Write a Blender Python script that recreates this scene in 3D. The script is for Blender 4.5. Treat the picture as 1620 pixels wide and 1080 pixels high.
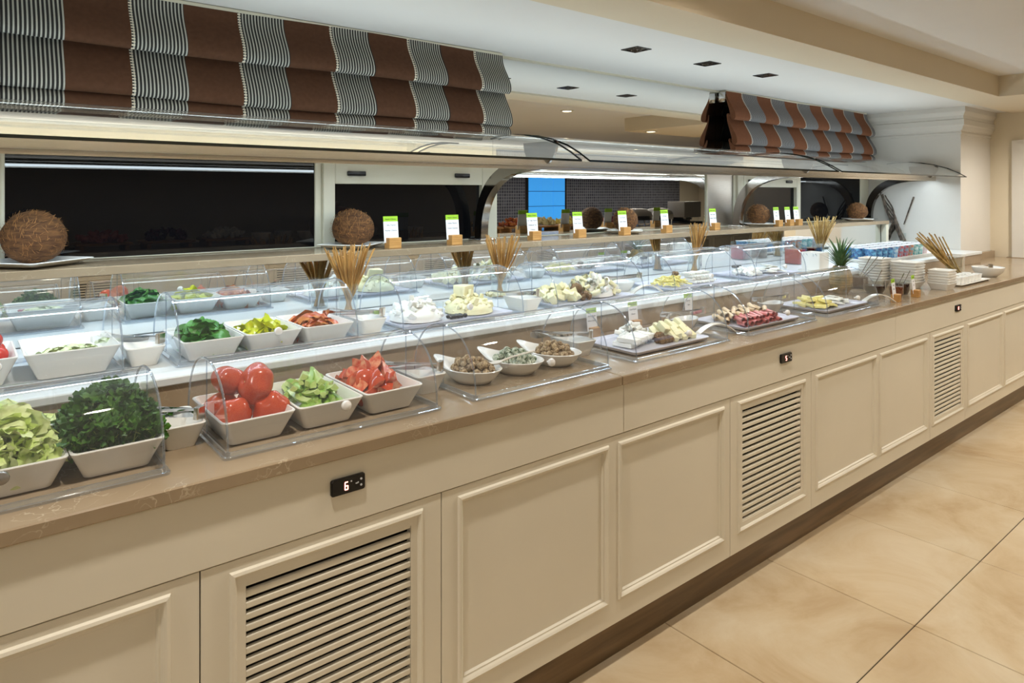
import bpy, bmesh, math, random
from mathutils import Vector, Matrix, noise
R = math.radians
PI = math.pi
for o in list(bpy.data.objects):
    bpy.data.objects.remove(o, do_unlink=True)
SC = bpy.context.scene
COL = SC.collection

# ------------------------------------------------------------------ camera
cam_d = bpy.data.cameras.new('camera')
cam_d.lens = 24.0; cam_d.sensor_width = 36.0
cam_d.shift_y = -(540 - 306) / 1620.0
cam_d.clip_start = 0.02; cam_d.clip_end = 200
cam = bpy.data.objects.new('camera', cam_d); COL.objects.link(cam)
cam.location = (0, 0, 1.5)
CAM_A = math.atan2(1331.0, 1080.0)
cam.rotation_euler = (R(90), 0, -(PI / 2 - CAM_A))
SC.camera = cam

# ------------------------------------------------------------------ world, exposure
w = bpy.data.worlds.new('world'); SC.world = w; w.use_nodes = True
w.node_tree.nodes['Background'].inputs[0].default_value = (1.0, 0.9, 0.78, 1)
w.node_tree.nodes['Background'].inputs[1].default_value = 0.12
SC.view_settings.view_transform = 'Standard'
SC.view_settings.look = 'None'
SC.view_settings.exposure = 0.26
SC.view_settings.gamma = 1.0
SC.view_settings.use_curve_mapping = False
SC.cycles.use_denoising = True
SC.cycles.max_bounces = 8
SC.cycles.use_adaptive_sampling = True
SC.cycles.adaptive_threshold = 0.04
SC.cycles.diffuse_bounces = 3
SC.cycles.glossy_bounces = 4
SC.cycles.transmission_bounces = 4
SC.cycles.transparent_max_bounces = 28
SC.cycles.sample_clamp_indirect = 6.0
SC.cycles.caustics_reflective = False
SC.cycles.caustics_refractive = False

# main lights (fixtures are built further down; uplight and cove are added fill)
WARM = (1.0, 0.935, 0.835)
COOL = (0.62, 0.83, 1.0)
LED_POWER = 18.5
ROOM_POWER = 54.0
COVE_FILL_POWER = 130.0
UPLIGHT_FILL_POWER = 17.0
SOFFIT_POWER = 4.0

ZC, ZT, ZS = 0.925, 1.02, 1.263          # counter, raised tier, back shelf
YM = 2.87                                # mirror / window plane
ZSOF, ZCEIL = 2.235, 2.375

def light(name, kind, loc, power, color, rot=(0, 0, 0), **kw):
    d = bpy.data.lights.new(name, kind); d.energy = power; d.color = color
    for k, v in kw.items(): setattr(d, k, v)
    o = bpy.data.objects.new(name, d); COL.objects.link(o)
    o.location = loc; o.rotation_euler = rot
    return o
# LED strip under the steel rail of the sneeze guard (pointing down)
light('led_strip_light', 'AREA', (2.70, 2.335, 1.6125), LED_POWER, COOL, shape='RECTANGLE', size=7.0, size_y=0.02)
# added fill strip hidden behind the rail, brightening the lowered ceiling through the glass
light('uplight_fill', 'AREA', (2.75, 2.408, 1.6425), UPLIGHT_FILL_POWER, (0.84, 0.93, 1.0), rot=(PI, 0, 0), shape='RECTANGLE', size=7.2, size_y=0.03)
# dining side ceiling lamps; those by the column and mosaic added to brighten them
LAMP_SPOTS = [(x, 1.15) for x in (-1.4, 0.4, 2.2)] + [(3.6, 0.5), (5.0, 0.5), (6.25, 0.6), (6.75, 1.15)] + [(x, -0.9) for x in (-1.2, -2.4)] + [(x, -3.2) for x in (8.2, 10.4, 12.4)]
LAMP_Z = lambda lx, ly: 2.222 if (6.02 < lx < 7.37 and ly > 0.4) else ZCEIL
for lx, ly in LAMP_SPOTS:
    light('ceiling_lamp_light', 'SPOT', (lx, ly, LAMP_Z(lx, ly) - 0.012), ROOM_POWER, WARM, spot_size=R(164), spot_blend=0.7, shadow_soft_size=0.04)
# added warm fill strip, out of view on the opposite wall, brightening the ceiling
light('cove_fill', 'AREA', (5.5, -4.40, 2.04), COVE_FILL_POWER, WARM, rot=(R(148), 0, 0), shape='RECTANGLE', size=16.0, size_y=0.12)
SOFFIT_SPOTS = [(x, 2.302) for x in (2.683, 3.29, 3.897)]
for lx, ly in SOFFIT_SPOTS:
    light('soffit_lamp_light', 'SPOT', (lx, ly, ZSOF - 0.006), SOFFIT_POWER, (1, .92, .8), spot_size=R(120), spot_blend=0.7, shadow_soft_size=0.03)

# ------------------------------------------------------------------ materials
def srgb(r, g, b):
    f = lambda c: (c / 255 / 12.92) if c / 255 <= 0.04045 else ((c / 255 + 0.055) / 1.055) ** 2.4
    return (f(r), f(g), f(b), 1)
M = {}
def nt(m):
    return m.node_tree.nodes, m.node_tree.links
def mat(name, col, rough=0.5, metal=0.0, spec=0.5, var=0.0, scale=8.0, bump=0.0, bscale=60.0, col2=None, emit=None, estr=0.0, trans=0.0, ior=1.45, sub=0.0, randobj=0.0, stretch=(1, 1, 1), coat=0.0, detail=4.0):
    m = bpy.data.materials.new(name); m.use_nodes = True; M[name] = m
    n, l = nt(m); p = n['Principled BSDF']
    p.inputs['Base Color'].default_value = col
    p.inputs['Roughness'].default_value = rough
    p.inputs['Metallic'].default_value = metal
    p.inputs['Specular IOR Level'].default_value = spec
    p.inputs['IOR'].default_value = ior
    p.inputs['Transmission Weight'].default_value = trans
    p.inputs['Coat Weight'].default_value = coat
    if sub:
        p.inputs['Subsurface Weight'].default_value = sub
        p.inputs['Subsurface Radius'].default_value = (0.01, 0.006, 0.004)
    if emit:
        p.inputs['Emission Color'].default_value = emit
        p.inputs['Emission Strength'].default_value = estr
    tc = None
    if var or col2 or bump:
        tc = n.new('ShaderNodeTexCoord'); mp = n.new('ShaderNodeMapping')
        mp.inputs['Scale'].default_value = stretch
        l.new(tc.outputs['Object'], mp.inputs[0])
    last = None
    if var or col2:
        nz = n.new('ShaderNodeTexNoise'); nz.inputs['Scale'].default_value = scale; nz.inputs['Detail'].default_value = detail
        l.new(mp.outputs[0], nz.inputs['Vector'])
        cr = n.new('ShaderNodeValToRGB')
        c2 = col2 or tuple(min(1, c * (1 + var)) for c in col[:3]) + (1,)
        c1 = col if col2 else tuple(c * (1 - var) for c in col[:3]) + (1,)
        cr.color_ramp.elements[0].position = 0.35; cr.color_ramp.elements[0].color = c1
        cr.color_ramp.elements[1].position = 0.65; cr.color_ramp.elements[1].color = c2
        l.new(nz.outputs['Fac'], cr.inputs[0]); last = cr.outputs[0]
    if randobj:
        oi = n.new('ShaderNodeObjectInfo'); hs = n.new('ShaderNodeHueSaturation')
        mr = n.new('ShaderNodeMapRange'); mr.inputs[3].default_value = 1 - randobj; mr.inputs[4].default_value = 1 + randobj
        l.new(oi.outputs['Random'], mr.inputs[0]); l.new(mr.outputs[0], hs.inputs['Value'])
        if last: l.new(last, hs.inputs['Color'])
        else: hs.inputs['Color'].default_value = col
        last = hs.outputs[0]
    if last: l.new(last, p.inputs['Base Color'])
    if bump:
        nb = n.new('ShaderNodeTexNoise'); nb.inputs['Scale'].default_value = bscale; nb.inputs['Detail'].default_value = 3
        l.new(mp.outputs[0], nb.inputs['Vector'])
        b = n.new('ShaderNodeBump'); b.inputs['Strength'].default_value = bump; b.inputs['Distance'].default_value = 0.004
        l.new(nb.outputs['Fac'], b.inputs['Height']); l.new(b.outputs[0], p.inputs['Normal'])
    return m

mat('cream', srgb(226, 218, 200), 0.42, var=0.015, scale=3)
mat('dark_gap', srgb(24, 20, 16), 0.8)
mat('plinth', srgb(122, 98, 70), 0.35, col2=srgb(96, 76, 52), scale=5, stretch=(0.5, 1, 8))
mat('wall_cream', srgb(228, 216, 192), 0.75, var=0.02, scale=2)
mat('wall_white', srgb(226, 222, 214), 0.65, var=0.02, scale=2)
mat('ceiling_white', srgb(226, 224, 220), 0.8, var=0.015, scale=1.5)
mat('ceiling_cream', srgb(222, 208, 182), 0.8, var=0.015, scale=1.5)
mat('frame_white', srgb(214, 210, 190), 0.4)
mat('ceramic', srgb(240, 238, 232), 0.16, spec=0.6)
mat('ceramic_warm', srgb(232, 226, 214), 0.16, spec=0.6)
mat('melamine', srgb(214, 214, 226), 0.2)
mat('tier_white', srgb(220, 224, 224), 0.3, var=0.02, scale=4)
mat('steel', (0.74, 0.68, 0.60, 1), 0.24, metal=1.0, var=0.04, scale=14, stretch=(0.2, 20, 20))
mat('chrome', (0.75, 0.75, 0.76, 1), 0.08, metal=1.0)
mat('arch_steel', (0.36, 0.34, 0.32, 1), 0.1, metal=1.0)
mat('black_plastic', srgb(16, 14, 14), 0.25)
mat('knob_grey', srgb(150, 146, 142), 0.25, metal=0.6)
mat('knob_white', srgb(235, 233, 230), 0.2)
mat('bamboo', srgb(196, 150, 90), 0.5, col2=srgb(170, 120, 62), scale=7, stretch=(2, 2, 22))
mat('bamboo_end', srgb(120, 76, 36), 0.55, var=0.1, scale=30)
mat('board_wood', srgb(188, 140, 84), 0.5, col2=srgb(160, 112, 60), scale=6, stretch=(1, 12, 12))
mat('card', srgb(238, 238, 240), 0.6)
mat('card_green', srgb(158, 200, 36), 0.6)
mat('ink', srgb(40, 40, 44), 0.7)
mat('stick', srgb(202, 156, 88), 0.65, col2=srgb(136, 94, 46), scale=24, stretch=(1, 1, .5), randobj=0.3)
mat('stick_pale', srgb(206, 176, 112), 0.65, col2=srgb(150, 112, 56), scale=24, randobj=0.25)
mat('driftwood', srgb(120, 106, 92), 0.7, col2=srgb(52, 44, 38), scale=40)
mat('coconut', srgb(112, 74, 38), 0.85, col2=srgb(72, 44, 20), scale=30, bump=0.9, bscale=90, stretch=(1, 1, 4))
mat('coconut_fibre', srgb(160, 112, 62), 0.8, randobj=0.2)
mat('tomato', srgb(184, 54, 30), 0.2, col2=srgb(204, 92, 56), scale=26, spec=0.6, randobj=0.08)
mat('tomato_cherry', srgb(192, 34, 16), 0.14, spec=0.7, randobj=0.12)
mat('tomato_flesh', srgb(222, 92, 66), 0.22, col2=srgb(244, 178, 140), scale=2.5, sub=0.05)
mat('stem', srgb(104, 134, 60), 0.6)
mat('stem_dry', srgb(206, 180, 120), 0.7)
mat('cuke_skin', srgb(128, 172, 62), 0.3, col2=srgb(176, 206, 106), scale=20, randobj=0.12)
mat('cuke_flesh', srgb(214, 228, 160), 0.3, col2=srgb(186, 212, 120), scale=50)
mat('lettuce', srgb(196, 220, 104), 0.42, col2=srgb(232, 240, 178), scale=14, randobj=0.1, sub=0.05)
mat('parsley', srgb(40, 86, 18), 0.5, col2=srgb(78, 124, 34), scale=30)
mat('parsley_stem', srgb(150, 176, 84), 0.5)
mat('spinach', srgb(38, 104, 30), 0.38, col2=srgb(82, 150, 56), scale=18, randobj=0.15)
mat('yellow_pepper', srgb(222, 214, 36), 0.25, col2=srgb(198, 206, 40), scale=16, randobj=0.08)
mat('roast_pepper', srgb(184, 64, 26), 0.3, col2=srgb(212, 140, 78), scale=26, randobj=0.15)
mat('cheese_white', srgb(244, 243, 234), 0.5, sub=0.05, var=0.02, scale=20)
mat('cheese_cream', srgb(240, 234, 190), 0.45, sub=0.05, var=0.03, scale=20)
mat('cheese_yellow', srgb(240, 228, 142), 0.4, sub=0.05, var=0.03, scale=20)
mat('walnut', srgb(136, 104, 62), 0.7, col2=srgb(90, 64, 34), scale=40, bump=0.6, bscale=120, randobj=0.15)
mat('olive_dark', srgb(34, 26, 26), 0.2, spec=0.7)
mat('ball_nut', srgb(206, 182, 142), 0.7, col2=srgb(116, 84, 48), scale=150, bump=1.0, bscale=300, randobj=0.18)
mat('ball_herb', srgb(226, 230, 210), 0.7, col2=srgb(52, 88, 34), scale=130, bump=1.0, bscale=300, randobj=0.1)
mat('ham', srgb(206, 104, 100), 0.35, col2=srgb(228, 146, 138), scale=22, randobj=0.12)
mat('turkey', srgb(236, 212, 172), 0.4, col2=srgb(226, 190, 146), scale=22, randobj=0.08)
mat('onion', srgb(232, 234, 200), 0.3, col2=srgb(206, 220, 160), scale=20, randobj=0.06)
mat('onion_red', srgb(150, 30, 60), 0.3)
mat('jam_dark', srgb(52, 16, 16), 0.15, spec=0.7)
mat('jam_red', srgb(170, 24, 10), 0.15, spec=0.7)
mat('jam_amber', srgb(120, 54, 22), 0.15, spec=0.7)
mat('pineapple', srgb(150, 116, 40), 0.6, col2=srgb(92, 84, 34), scale=30, bump=0.8, bscale=50)
mat('pineapple_leaf', srgb(74, 108, 66), 0.5, col2=srgb(112, 140, 96), scale=20, randobj=0.15)
mat('lid_white', srgb(232, 232, 236), 0.25)
mat('blue_pane', srgb(60, 150, 226), 0.3, emit=srgb(60, 150, 226), estr=0.8)
mat('yog_blue', srgb(70, 150, 210), 0.3, col2=srgb(210, 230, 240), scale=40)
mat('yog_navy', srgb(40, 50, 130), 0.3, col2=srgb(120, 190, 225), scale=40)
mat('yog_red', srgb(200, 52, 50), 0.3, col2=srgb(120, 180, 205), scale=40)
mat('yog_orange', srgb(226, 130, 50), 0.3, col2=srgb(120, 190, 215), scale=40)
mat('yog_teal', srgb(60, 170, 180), 0.3, col2=srgb(225, 240, 240), scale=40)
mat('yog_pink', srgb(226, 200, 216), 0.3, col2=srgb(240, 236, 240), scale=40)
mat('led_glow', (1, 1, 1, 1), 0.5, emit=(0.8, 0.92, 1, 1), estr=14.0)
mat('lamp_glow', (1, 1, 1, 1), 0.5, emit=(1, 0.86, 0.66, 1), estr=8.0)
mat('digit_red', (1, 0.2, 0.15, 1), 0.5, emit=(1, 0.32, 0.24, 1), estr=4.0)
mat('icon_white', srgb(200, 200, 200), 0.5)
mat('copper_tile', srgb(170, 96, 50), 0.4)
mat('purple_food', srgb(96, 26, 70), 0.6, var=0.2, scale=40)
mat('grey_bucket', srgb(132, 128, 122), 0.4)
mat('steel_brushed', (0.55, 0.5, 0.44, 1), 0.38, metal=1.0, var=0.05, scale=20, stretch=(1, 1, 20))

def mix_mat(name, build):
    m = bpy.data.materials.new(name); m.use_nodes = True; M[name] = m
    n, l = nt(m); n.remove(n['Principled BSDF'])
    out = n['Material Output']; l.new(build(n, l), out.inputs['Surface'])
    return m
def thin(name, tint, base, power, gain, milk=0.0, rough=0.02):
    def b(n, l):
        t = n.new('ShaderNodeBsdfTransparent'); t.inputs[0].default_value = tint
        g = n.new('ShaderNodeBsdfGlossy'); g.inputs['Roughness'].default_value = rough; g.inputs['Color'].default_value = (1, 1, 1, 1)
        lw = n.new('ShaderNodeLayerWeight'); lw.inputs[0].default_value = 0.5
        pw = n.new('ShaderNodeMath'); pw.operation = 'POWER'; pw.inputs[1].default_value = power
        l.new(lw.outputs['Facing'], pw.inputs[0])
        ma = n.new('ShaderNodeMath'); ma.operation = 'MULTIPLY_ADD'; ma.inputs[1].default_value = gain; ma.inputs[2].default_value = base; ma.use_clamp = True
        l.new(pw.outputs[0], ma.inputs[0])
        mx = n.new('ShaderNodeMixShader'); l.new(ma.outputs[0], mx.inputs[0]); l.new(t.outputs[0], mx.inputs[1]); l.new(g.outputs[0], mx.inputs[2])
        if not milk: return mx.outputs[0]
        d = n.new('ShaderNodeBsdfDiffuse'); d.inputs[0].default_value = (0.9, 0.94, 1, 1)
        m2 = n.new('ShaderNodeMixShader'); m2.inputs[0].default_value = milk
        l.new(mx.outputs[0], m2.inputs[1]); l.new(d.outputs[0], m2.inputs[2])
        return m2.outputs[0]
    return mix_mat(name, b)
thin('dome_clear', (0.968, 0.978, 0.988, 1), 0.035, 3.0, 0.55, milk=0.03)
thin('dome_rim', (0.74, 0.79, 0.85, 1), 0.12, 1.6, 0.6, milk=0.08, rough=0.05)
thin('glass_thin', (0.95, 0.97, 0.97, 1), 0.04, 3.0, 0.7)
thin('canopy_glass', (0.93, 0.97, 0.95, 1), 0.08, 3.0, 0.75, milk=0.03)
def mirror(name, refl, body, col=(1, 1, 1, 1)):
    def b(n, l):
        g = n.new('ShaderNodeBsdfGlossy'); g.inputs['Roughness'].default_value = 0.0; g.inputs['Color'].default_value = col
        d = n.new('ShaderNodeBsdfDiffuse'); d.inputs[0].default_value = body
        mx = n.new('ShaderNodeMixShader'); mx.inputs[0].default_value = refl
        l.new(d.outputs[0], mx.inputs[1]); l.new(g.outputs[0], mx.inputs[2])
        return mx.outputs[0]
    return mix_mat(name, b)
mirror('mirror', 0.92, (0.02, 0.02, 0.02, 1), (0.95, 0.96, 0.94, 1))
mirror('dark_pane', 0.045, (0.006, 0.006, 0.007, 1))
mat('glass_edge', srgb(18, 26, 24), 0.1)

def stone(name, base, dark, vein):
    m = mat(name, base, 0.16, spec=0.55)
    n, l = nt(m); p = n['Principled BSDF']
    tc = n.new('ShaderNodeTexCoord')
    nz = n.new('ShaderNodeTexNoise'); nz.inputs['Scale'].default_value = 3.0; nz.inputs['Detail'].default_value = 6
    l.new(tc.outputs['Object'], nz.inputs['Vector'])
    cr = n.new('ShaderNodeValToRGB'); cr.color_ramp.elements[0].position = .35; cr.color_ramp.elements[1].position = .7
    cr.color_ramp.elements[0].color = dark; cr.color_ramp.elements[1].color = base
    l.new(nz.outputs['Fac'], cr.inputs[0])
    # fine pale veins: warped cell borders, kept only in patches
    wz = n.new('ShaderNodeTexNoise'); wz.inputs['Scale'].default_value = 9; wz.inputs['Detail'].default_value = 4
    l.new(tc.outputs['Object'], wz.inputs['Vector'])
    ad = n.new('ShaderNodeVectorMath'); ad.operation = 'MULTIPLY_ADD'; ad.inputs[1].default_value = (.35, .35, .35)
    l.new(wz.outputs['Color'], ad.inputs[0]); l.new(tc.outputs['Object'], ad.inputs[2])
    vo = n.new('ShaderNodeTexVoronoi'); vo.feature = 'DISTANCE_TO_EDGE'; vo.inputs['Scale'].default_value = 16
    l.new(ad.outputs[0], vo.inputs['Vector'])
    v1 = n.new('ShaderNodeMapRange'); v1.inputs[1].default_value = 0.0; v1.inputs[2].default_value = 0.035; v1.inputs[3].default_value = 1; v1.inputs[4].default_value = 0
    l.new(vo.outputs['Distance'], v1.inputs[0])
    pn = n.new('ShaderNodeTexNoise'); pn.inputs['Scale'].default_value = 7; pn.inputs['Detail'].default_value = 2
    l.new(tc.outputs['Object'], pn.inputs['Vector'])
    p1 = n.new('ShaderNodeMapRange'); p1.inputs[1].default_value = .54; p1.inputs[2].default_value = .66
    l.new(pn.outputs['Fac'], p1.inputs[0])
    mu = n.new('ShaderNodeMath'); mu.operation = 'MULTIPLY'; l.new(v1.outputs[0], mu.inputs[0]); l.new(p1.outputs[0], mu.inputs[1])
    m2 = n.new('ShaderNodeMath'); m2.operation = 'MULTIPLY'; m2.inputs[1].default_value = 0.6; l.new(mu.outputs[0], m2.inputs[0])
    mx = n.new('ShaderNodeMixRGB'); mx.inputs[2].default_value = vein
    l.new(m2.outputs[0], mx.inputs[0]); l.new(cr.outputs[0], mx.inputs[1]); l.new(mx.outputs[0], p.inputs['Base Color'])
    return m
stone('stone', srgb(166, 146, 120), srgb(150, 130, 104), srgb(218, 202, 176))
def tile_mat():
    m = mat('floor_tile', srgb(214, 186, 144), 0.22, spec=0.4)
    n, l = nt(m); p = n['Principled BSDF']
    g = n.new('ShaderNodeNewGeometry')
    n1 = n.new('ShaderNodeTexNoise'); n1.inputs['Scale'].default_value = 2.2; n1.inputs['Detail'].default_value = 8; n1.inputs['Roughness'].default_value = .62; n1.inputs['Distortion'].default_value = .8
    l.new(g.outputs['Position'], n1.inputs['Vector'])
    cr = n.new('ShaderNodeValToRGB')
    e = cr.color_ramp.elements; e[0].position = .3; e[0].color = srgb(196, 168, 130); e[1].position = .72; e[1].color = srgb(226, 210, 182)
    k = cr.color_ramp.elements.new(.5); k.color = srgb(214, 192, 158)
    l.new(n1.outputs['Fac'], cr.inputs[0])
    oi = n.new('ShaderNodeObjectInfo'); hs = n.new('ShaderNodeHueSaturation'); mr = n.new('ShaderNodeMapRange'); mr.inputs[3].default_value = .94; mr.inputs[4].default_value = 1.05
    l.new(oi.outputs['Random'], mr.inputs[0]); l.new(mr.outputs[0], hs.inputs['Value']); l.new(cr.outputs[0], hs.inputs['Color']); l.new(hs.outputs[0], p.inputs['Base Color'])
tile_mat()
def blind_mat(name, phase, period, duty, fine_contrast, fine_dark, brown1, brown2):
    m = mat(name, (1, 1, 1, 1), 0.85, spec=0.15)
    n, l = nt(m); p = n['Principled BSDF']
    g = n.new('ShaderNodeNewGeometry'); sp = n.new('ShaderNodeSeparateXYZ'); l.new(g.outputs['Position'], sp.inputs[0])
    def math_(op, a, b):
        q = n.new('ShaderNodeMath'); q.operation = op
        for i, v in enumerate((a, b)):
            if isinstance(v, (int, float)): q.inputs[i].default_value = v
            else: l.new(v, q.inputs[i])
        return q.outputs[0]
    s = math_('FRACT', math_('DIVIDE', math_('SUBTRACT', sp.outputs[0], phase - 10 * period), period), 0)
    band = math_('LESS_THAN', s, duty)
    fine = math_('LESS_THAN', math_('FRACT', math_('MULTIPLY', sp.outputs[0], 1 / 0.0124), 0), 0.42)
    stitch = math_('MULTIPLY', math_('LESS_THAN', s, 0.03), math_('LESS_THAN', math_('FRACT', math_('MULTIPLY', sp.outputs[2], 1 / 0.011), 0), 0.5))
    mx1 = n.new('ShaderNodeMixRGB'); mx1.inputs[1].default_value = fine_dark; mx1.inputs[2].default_value = fine_contrast
    l.new(fine, mx1.inputs[0])
    nz = n.new('ShaderNodeTexNoise'); nz.inputs['Scale'].default_value = 60; l.new(g.outputs['Position'], nz.inputs['Vector'])
    br = n.new('ShaderNodeMixRGB'); br.inputs[1].default_value = brown1; br.inputs[2].default_value = brown2; l.new(nz.outputs['Fac'], br.inputs[0])
    mx2 = n.new('ShaderNodeMixRGB'); l.new(band, mx2.inputs[0]); l.new(br.outputs[0], mx2.inputs[1]); l.new(mx1.outputs[0], mx2.inputs[2])
    mx3 = n.new('ShaderNodeMixRGB'); mx3.inputs[2].default_value = srgb(226, 216, 196); l.new(stitch, mx3.inputs[0]); l.new(mx2.outputs[0], mx3.inputs[1])
    l.new(mx3.outputs[0], p.inputs['Base Color'])
blind_mat('blind_fabric_near', 0.0916, 0.386, 0.485, srgb(186, 186, 176), srgb(52, 51, 50), srgb(80, 54, 39), srgb(95, 66, 49))
blind_mat('blind_fabric_far_lit', 4.416, 0.392, 0.52, srgb(150, 150, 152), srgb(88, 86, 86), srgb(112, 72, 50), srgb(128, 84, 60))  # same cloth as the near blind; its different lighting put into lighter browns
mat('blind_lining', srgb(128, 120, 104), 0.85)
def mosaic_mat():
    m = mat('mosaic', srgb(40, 42, 50), 0.3)
    n, l = nt(m); p = n['Principled BSDF']
    g = n.new('ShaderNodeNewGeometry'); mp = n.new('ShaderNodeMapping'); mp.inputs['Rotation'].default_value = (R(90), 0, 0)
    l.new(g.outputs['Position'], mp.inputs[0])
    b = n.new('ShaderNodeTexBrick'); b.offset = 0; b.inputs['Scale'].default_value = 1.0
    b.inputs['Brick Width'].default_value = .06; b.inputs['Row Height'].default_value = .06; b.inputs['Mortar Size'].default_value = .006
    b.inputs['Color1'].default_value = srgb(64, 66, 78); b.inputs['Color2'].default_value = srgb(94, 96, 110); b.inputs['Mortar'].default_value = srgb(150, 152, 158)
    l.new(mp.outputs[0], b.inputs['Vector']); l.new(b.outputs['Color'], p.inputs['Base Color'])
mosaic_mat()

# ------------------------------------------------------------------ mesh helpers
class MB:
    def __init__(s): s.v = []; s.f = []; s.m = []; s.mats = []; s.cur = 0
    def use(s, name):
        if name not in s.mats: s.mats.append(name)
        s.cur = s.mats.index(name); return s
    def add(s, verts, faces, T=None):
        b = len(s.v)
        s.v += [tuple(T @ Vector(v)) if T else tuple(v) for v in verts]
        s.f += [tuple(b + i for i in f) for f in faces]; s.m += [s.cur] * len(faces)
        return s
    def box(s, x0, x1, y0, y1, z0, z1, T=None):
        v = [(x, y, z) for z in (z0, z1) for y in (y0, y1) for x in (x0, x1)]
        return s.add(v, [(0, 2, 3, 1), (4, 5, 7, 6), (0, 1, 5, 4), (1, 3, 7, 5), (3, 2, 6, 7), (2, 0, 4, 6)], T)
    def bbox(s, x0, x1, y0, y1, z0, z1, b=0.004, T=None, seg=2):
        bm = bmesh.new(); bmesh.ops.create_cube(bm, size=1)
        for v in bm.verts: v.co = Vector(((x0 + x1) / 2 + v.co.x * (x1 - x0), (y0 + y1) / 2 + v.co.y * (y1 - y0), (z0 + z1) / 2 + v.co.z * (z1 - z0)))
        bmesh.ops.bevel(bm, geom=bm.edges[:], offset=b, segments=seg, profile=.5, affect='EDGES')
        bm.verts.index_update(); s.add([v.co[:] for v in bm.verts], [[v.index for v in f.verts] for f in bm.faces], T); bm.free(); return s
    def loft(s, rings, cap0=True, cap1=True, closed=True, T=None):
        n = len(rings[0]); v = [p for r in rings for p in r]; f = []
        for i in range(len(rings) - 1):
            for j in range(n if closed else n - 1):
                k = (j + 1) % n; f.append((i * n + j, i * n + k, (i + 1) * n + k, (i + 1) * n + j))
        if cap0: f.append(tuple(reversed(range(n))))
        if cap1: f.append(tuple(range((len(rings) - 1) * n, len(rings) * n)))
        return s.add(v, f, T)
    def lathe(s, prof, n=20, T=None, cap0=True, cap1=True):
        return s.loft([[(r * math.cos(2 * PI * j / n), r * math.sin(2 * PI * j / n), z) for j in range(n)] for r, z in prof], cap0, cap1, True, T)
    def tube(s, pts, rad, n=8, T=None):
        pts = [Vector(p) for p in pts]; rings = []
        for i, p in enumerate(pts):
            d = (pts[min(i + 1, len(pts) - 1)] - pts[max(i - 1, 0)]).normalized()
            a = d.orthogonal().normalized() if i == 0 else (a - d * a.dot(d)).normalized()
            b = d.cross(a); r = rad[i] if isinstance(rad, (list, tuple)) else rad
            rings.append([tuple(p + a * r * math.cos(2 * PI * j / n) + b * r * math.sin(2 * PI * j / n)) for j in range(n)])
        return s.loft(rings, True, True, True, T)
    def extrude(s, poly, axis, a, b, T=None):   # poly of 2-tuples; axis 'x': (y,z), 'y': (x,z), 'z': (x,y)
        P = {'x': lambda p, t: (t, p[0], p[1]), 'y': lambda p, t: (p[0], t, p[1]), 'z': lambda p, t: (p[0], p[1], t)}[axis]
        return s.loft([[P(p, a) for p in poly], [P(p, b) for p in poly]], True, True, True, T)
    def ico(s, r=1, sub=2, T=None, fn=None):
        bm = bmesh.new(); bmesh.ops.create_icosphere(bm, subdivisions=sub, radius=1)
        v = [tuple(fn(x.co.copy()) if fn else x.co * r) for x in bm.verts]; bm.verts.index_update()
        s.add(v, [[q.index for q in f.verts] for f in bm.faces], T); bm.free(); return s
    def mesh(s, name, smooth=True, mats=None, angle=40):
        me = bpy.data.meshes.new(name); me.from_pydata(s.v, [], s.f)
        for k in (mats or s.mats): me.materials.append(M[k])
        if not mats: me.polygons.foreach_set('material_index', s.m)
        me.update()
        bm = bmesh.new(); bm.from_mesh(me); bmesh.ops.recalc_face_normals(bm, faces=bm.faces); bm.to_mesh(me); bm.free()
        if smooth:
            me.polygons.foreach_set('use_smooth', [True] * len(me.polygons))
            try: me.set_sharp_from_angle(angle=R(angle))
            except Exception: pass
        return me
    def build(s, name, mat_=None, parent=None, loc=None, rot=None, smooth=True, angle=40):
        return link(name, s.mesh(name, smooth, [mat_] if mat_ else None, angle), parent, loc, rot)
def link(name, me, parent=None, loc=None, rot=None, scale=None):
    o = bpy.data.objects.new(name, me); COL.objects.link(o)
    if parent: o.parent = parent
    if loc: o.location = loc
    if rot: o.rotation_euler = rot
    if scale: o.scale = scale
    return o
def tag(o, label=None, cat=None, group=None, kind=None):
    if label: o['label'] = label
    if cat: o['category'] = cat
    if group: o['group'] = group
    if kind: o['kind'] = kind
    return o
def thing(name, label, cat, loc=(0, 0, 0), rz=0, group=None):
    o = link(name, None, None, loc, (0, 0, rz)); return tag(o, label, cat, group)
def struct(o, label=None, cat='structure'):
    o['kind'] = 'structure'
    if label: o['label'] = label
    return o
def copy_tree(o, parent=None):
    c = o.copy(); COL.objects.link(c); c.parent = parent
    for ch in o.children: copy_tree(ch, c)
    return c
def rr(wx, wy, r, z, cx=0, cy=0, k=5):      # rounded rectangle ring
    P = []
    for (sx, sy, a0) in ((1, 1, 0), (-1, 1, 90), (-1, -1, 180), (1, -1, 270)):
        for i in range(k):
            a = R(a0 + 90 * i / (k - 1)); P.append((cx + sx * (wx / 2 - r) + r * math.cos(a), cy + sy * (wy / 2 - r) + r * math.sin(a), z))
    return P
def el(a, b, z, cx=0, cy=0, n=28, p=1.0):
    f = lambda c: math.copysign(abs(c) ** p, c)
    return [(cx + a * f(math.cos(2 * PI * i / n)), cy + b * f(math.sin(2 * PI * i / n)), z) for i in range(n)]
def TR(loc, rot=(0, 0, 0), sc=(1, 1, 1)):
    from mathutils import Euler
    return Matrix.Translation(loc) @ Euler(rot).to_matrix().to_4x4() @ Matrix.Diagonal((*sc, 1))
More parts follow.
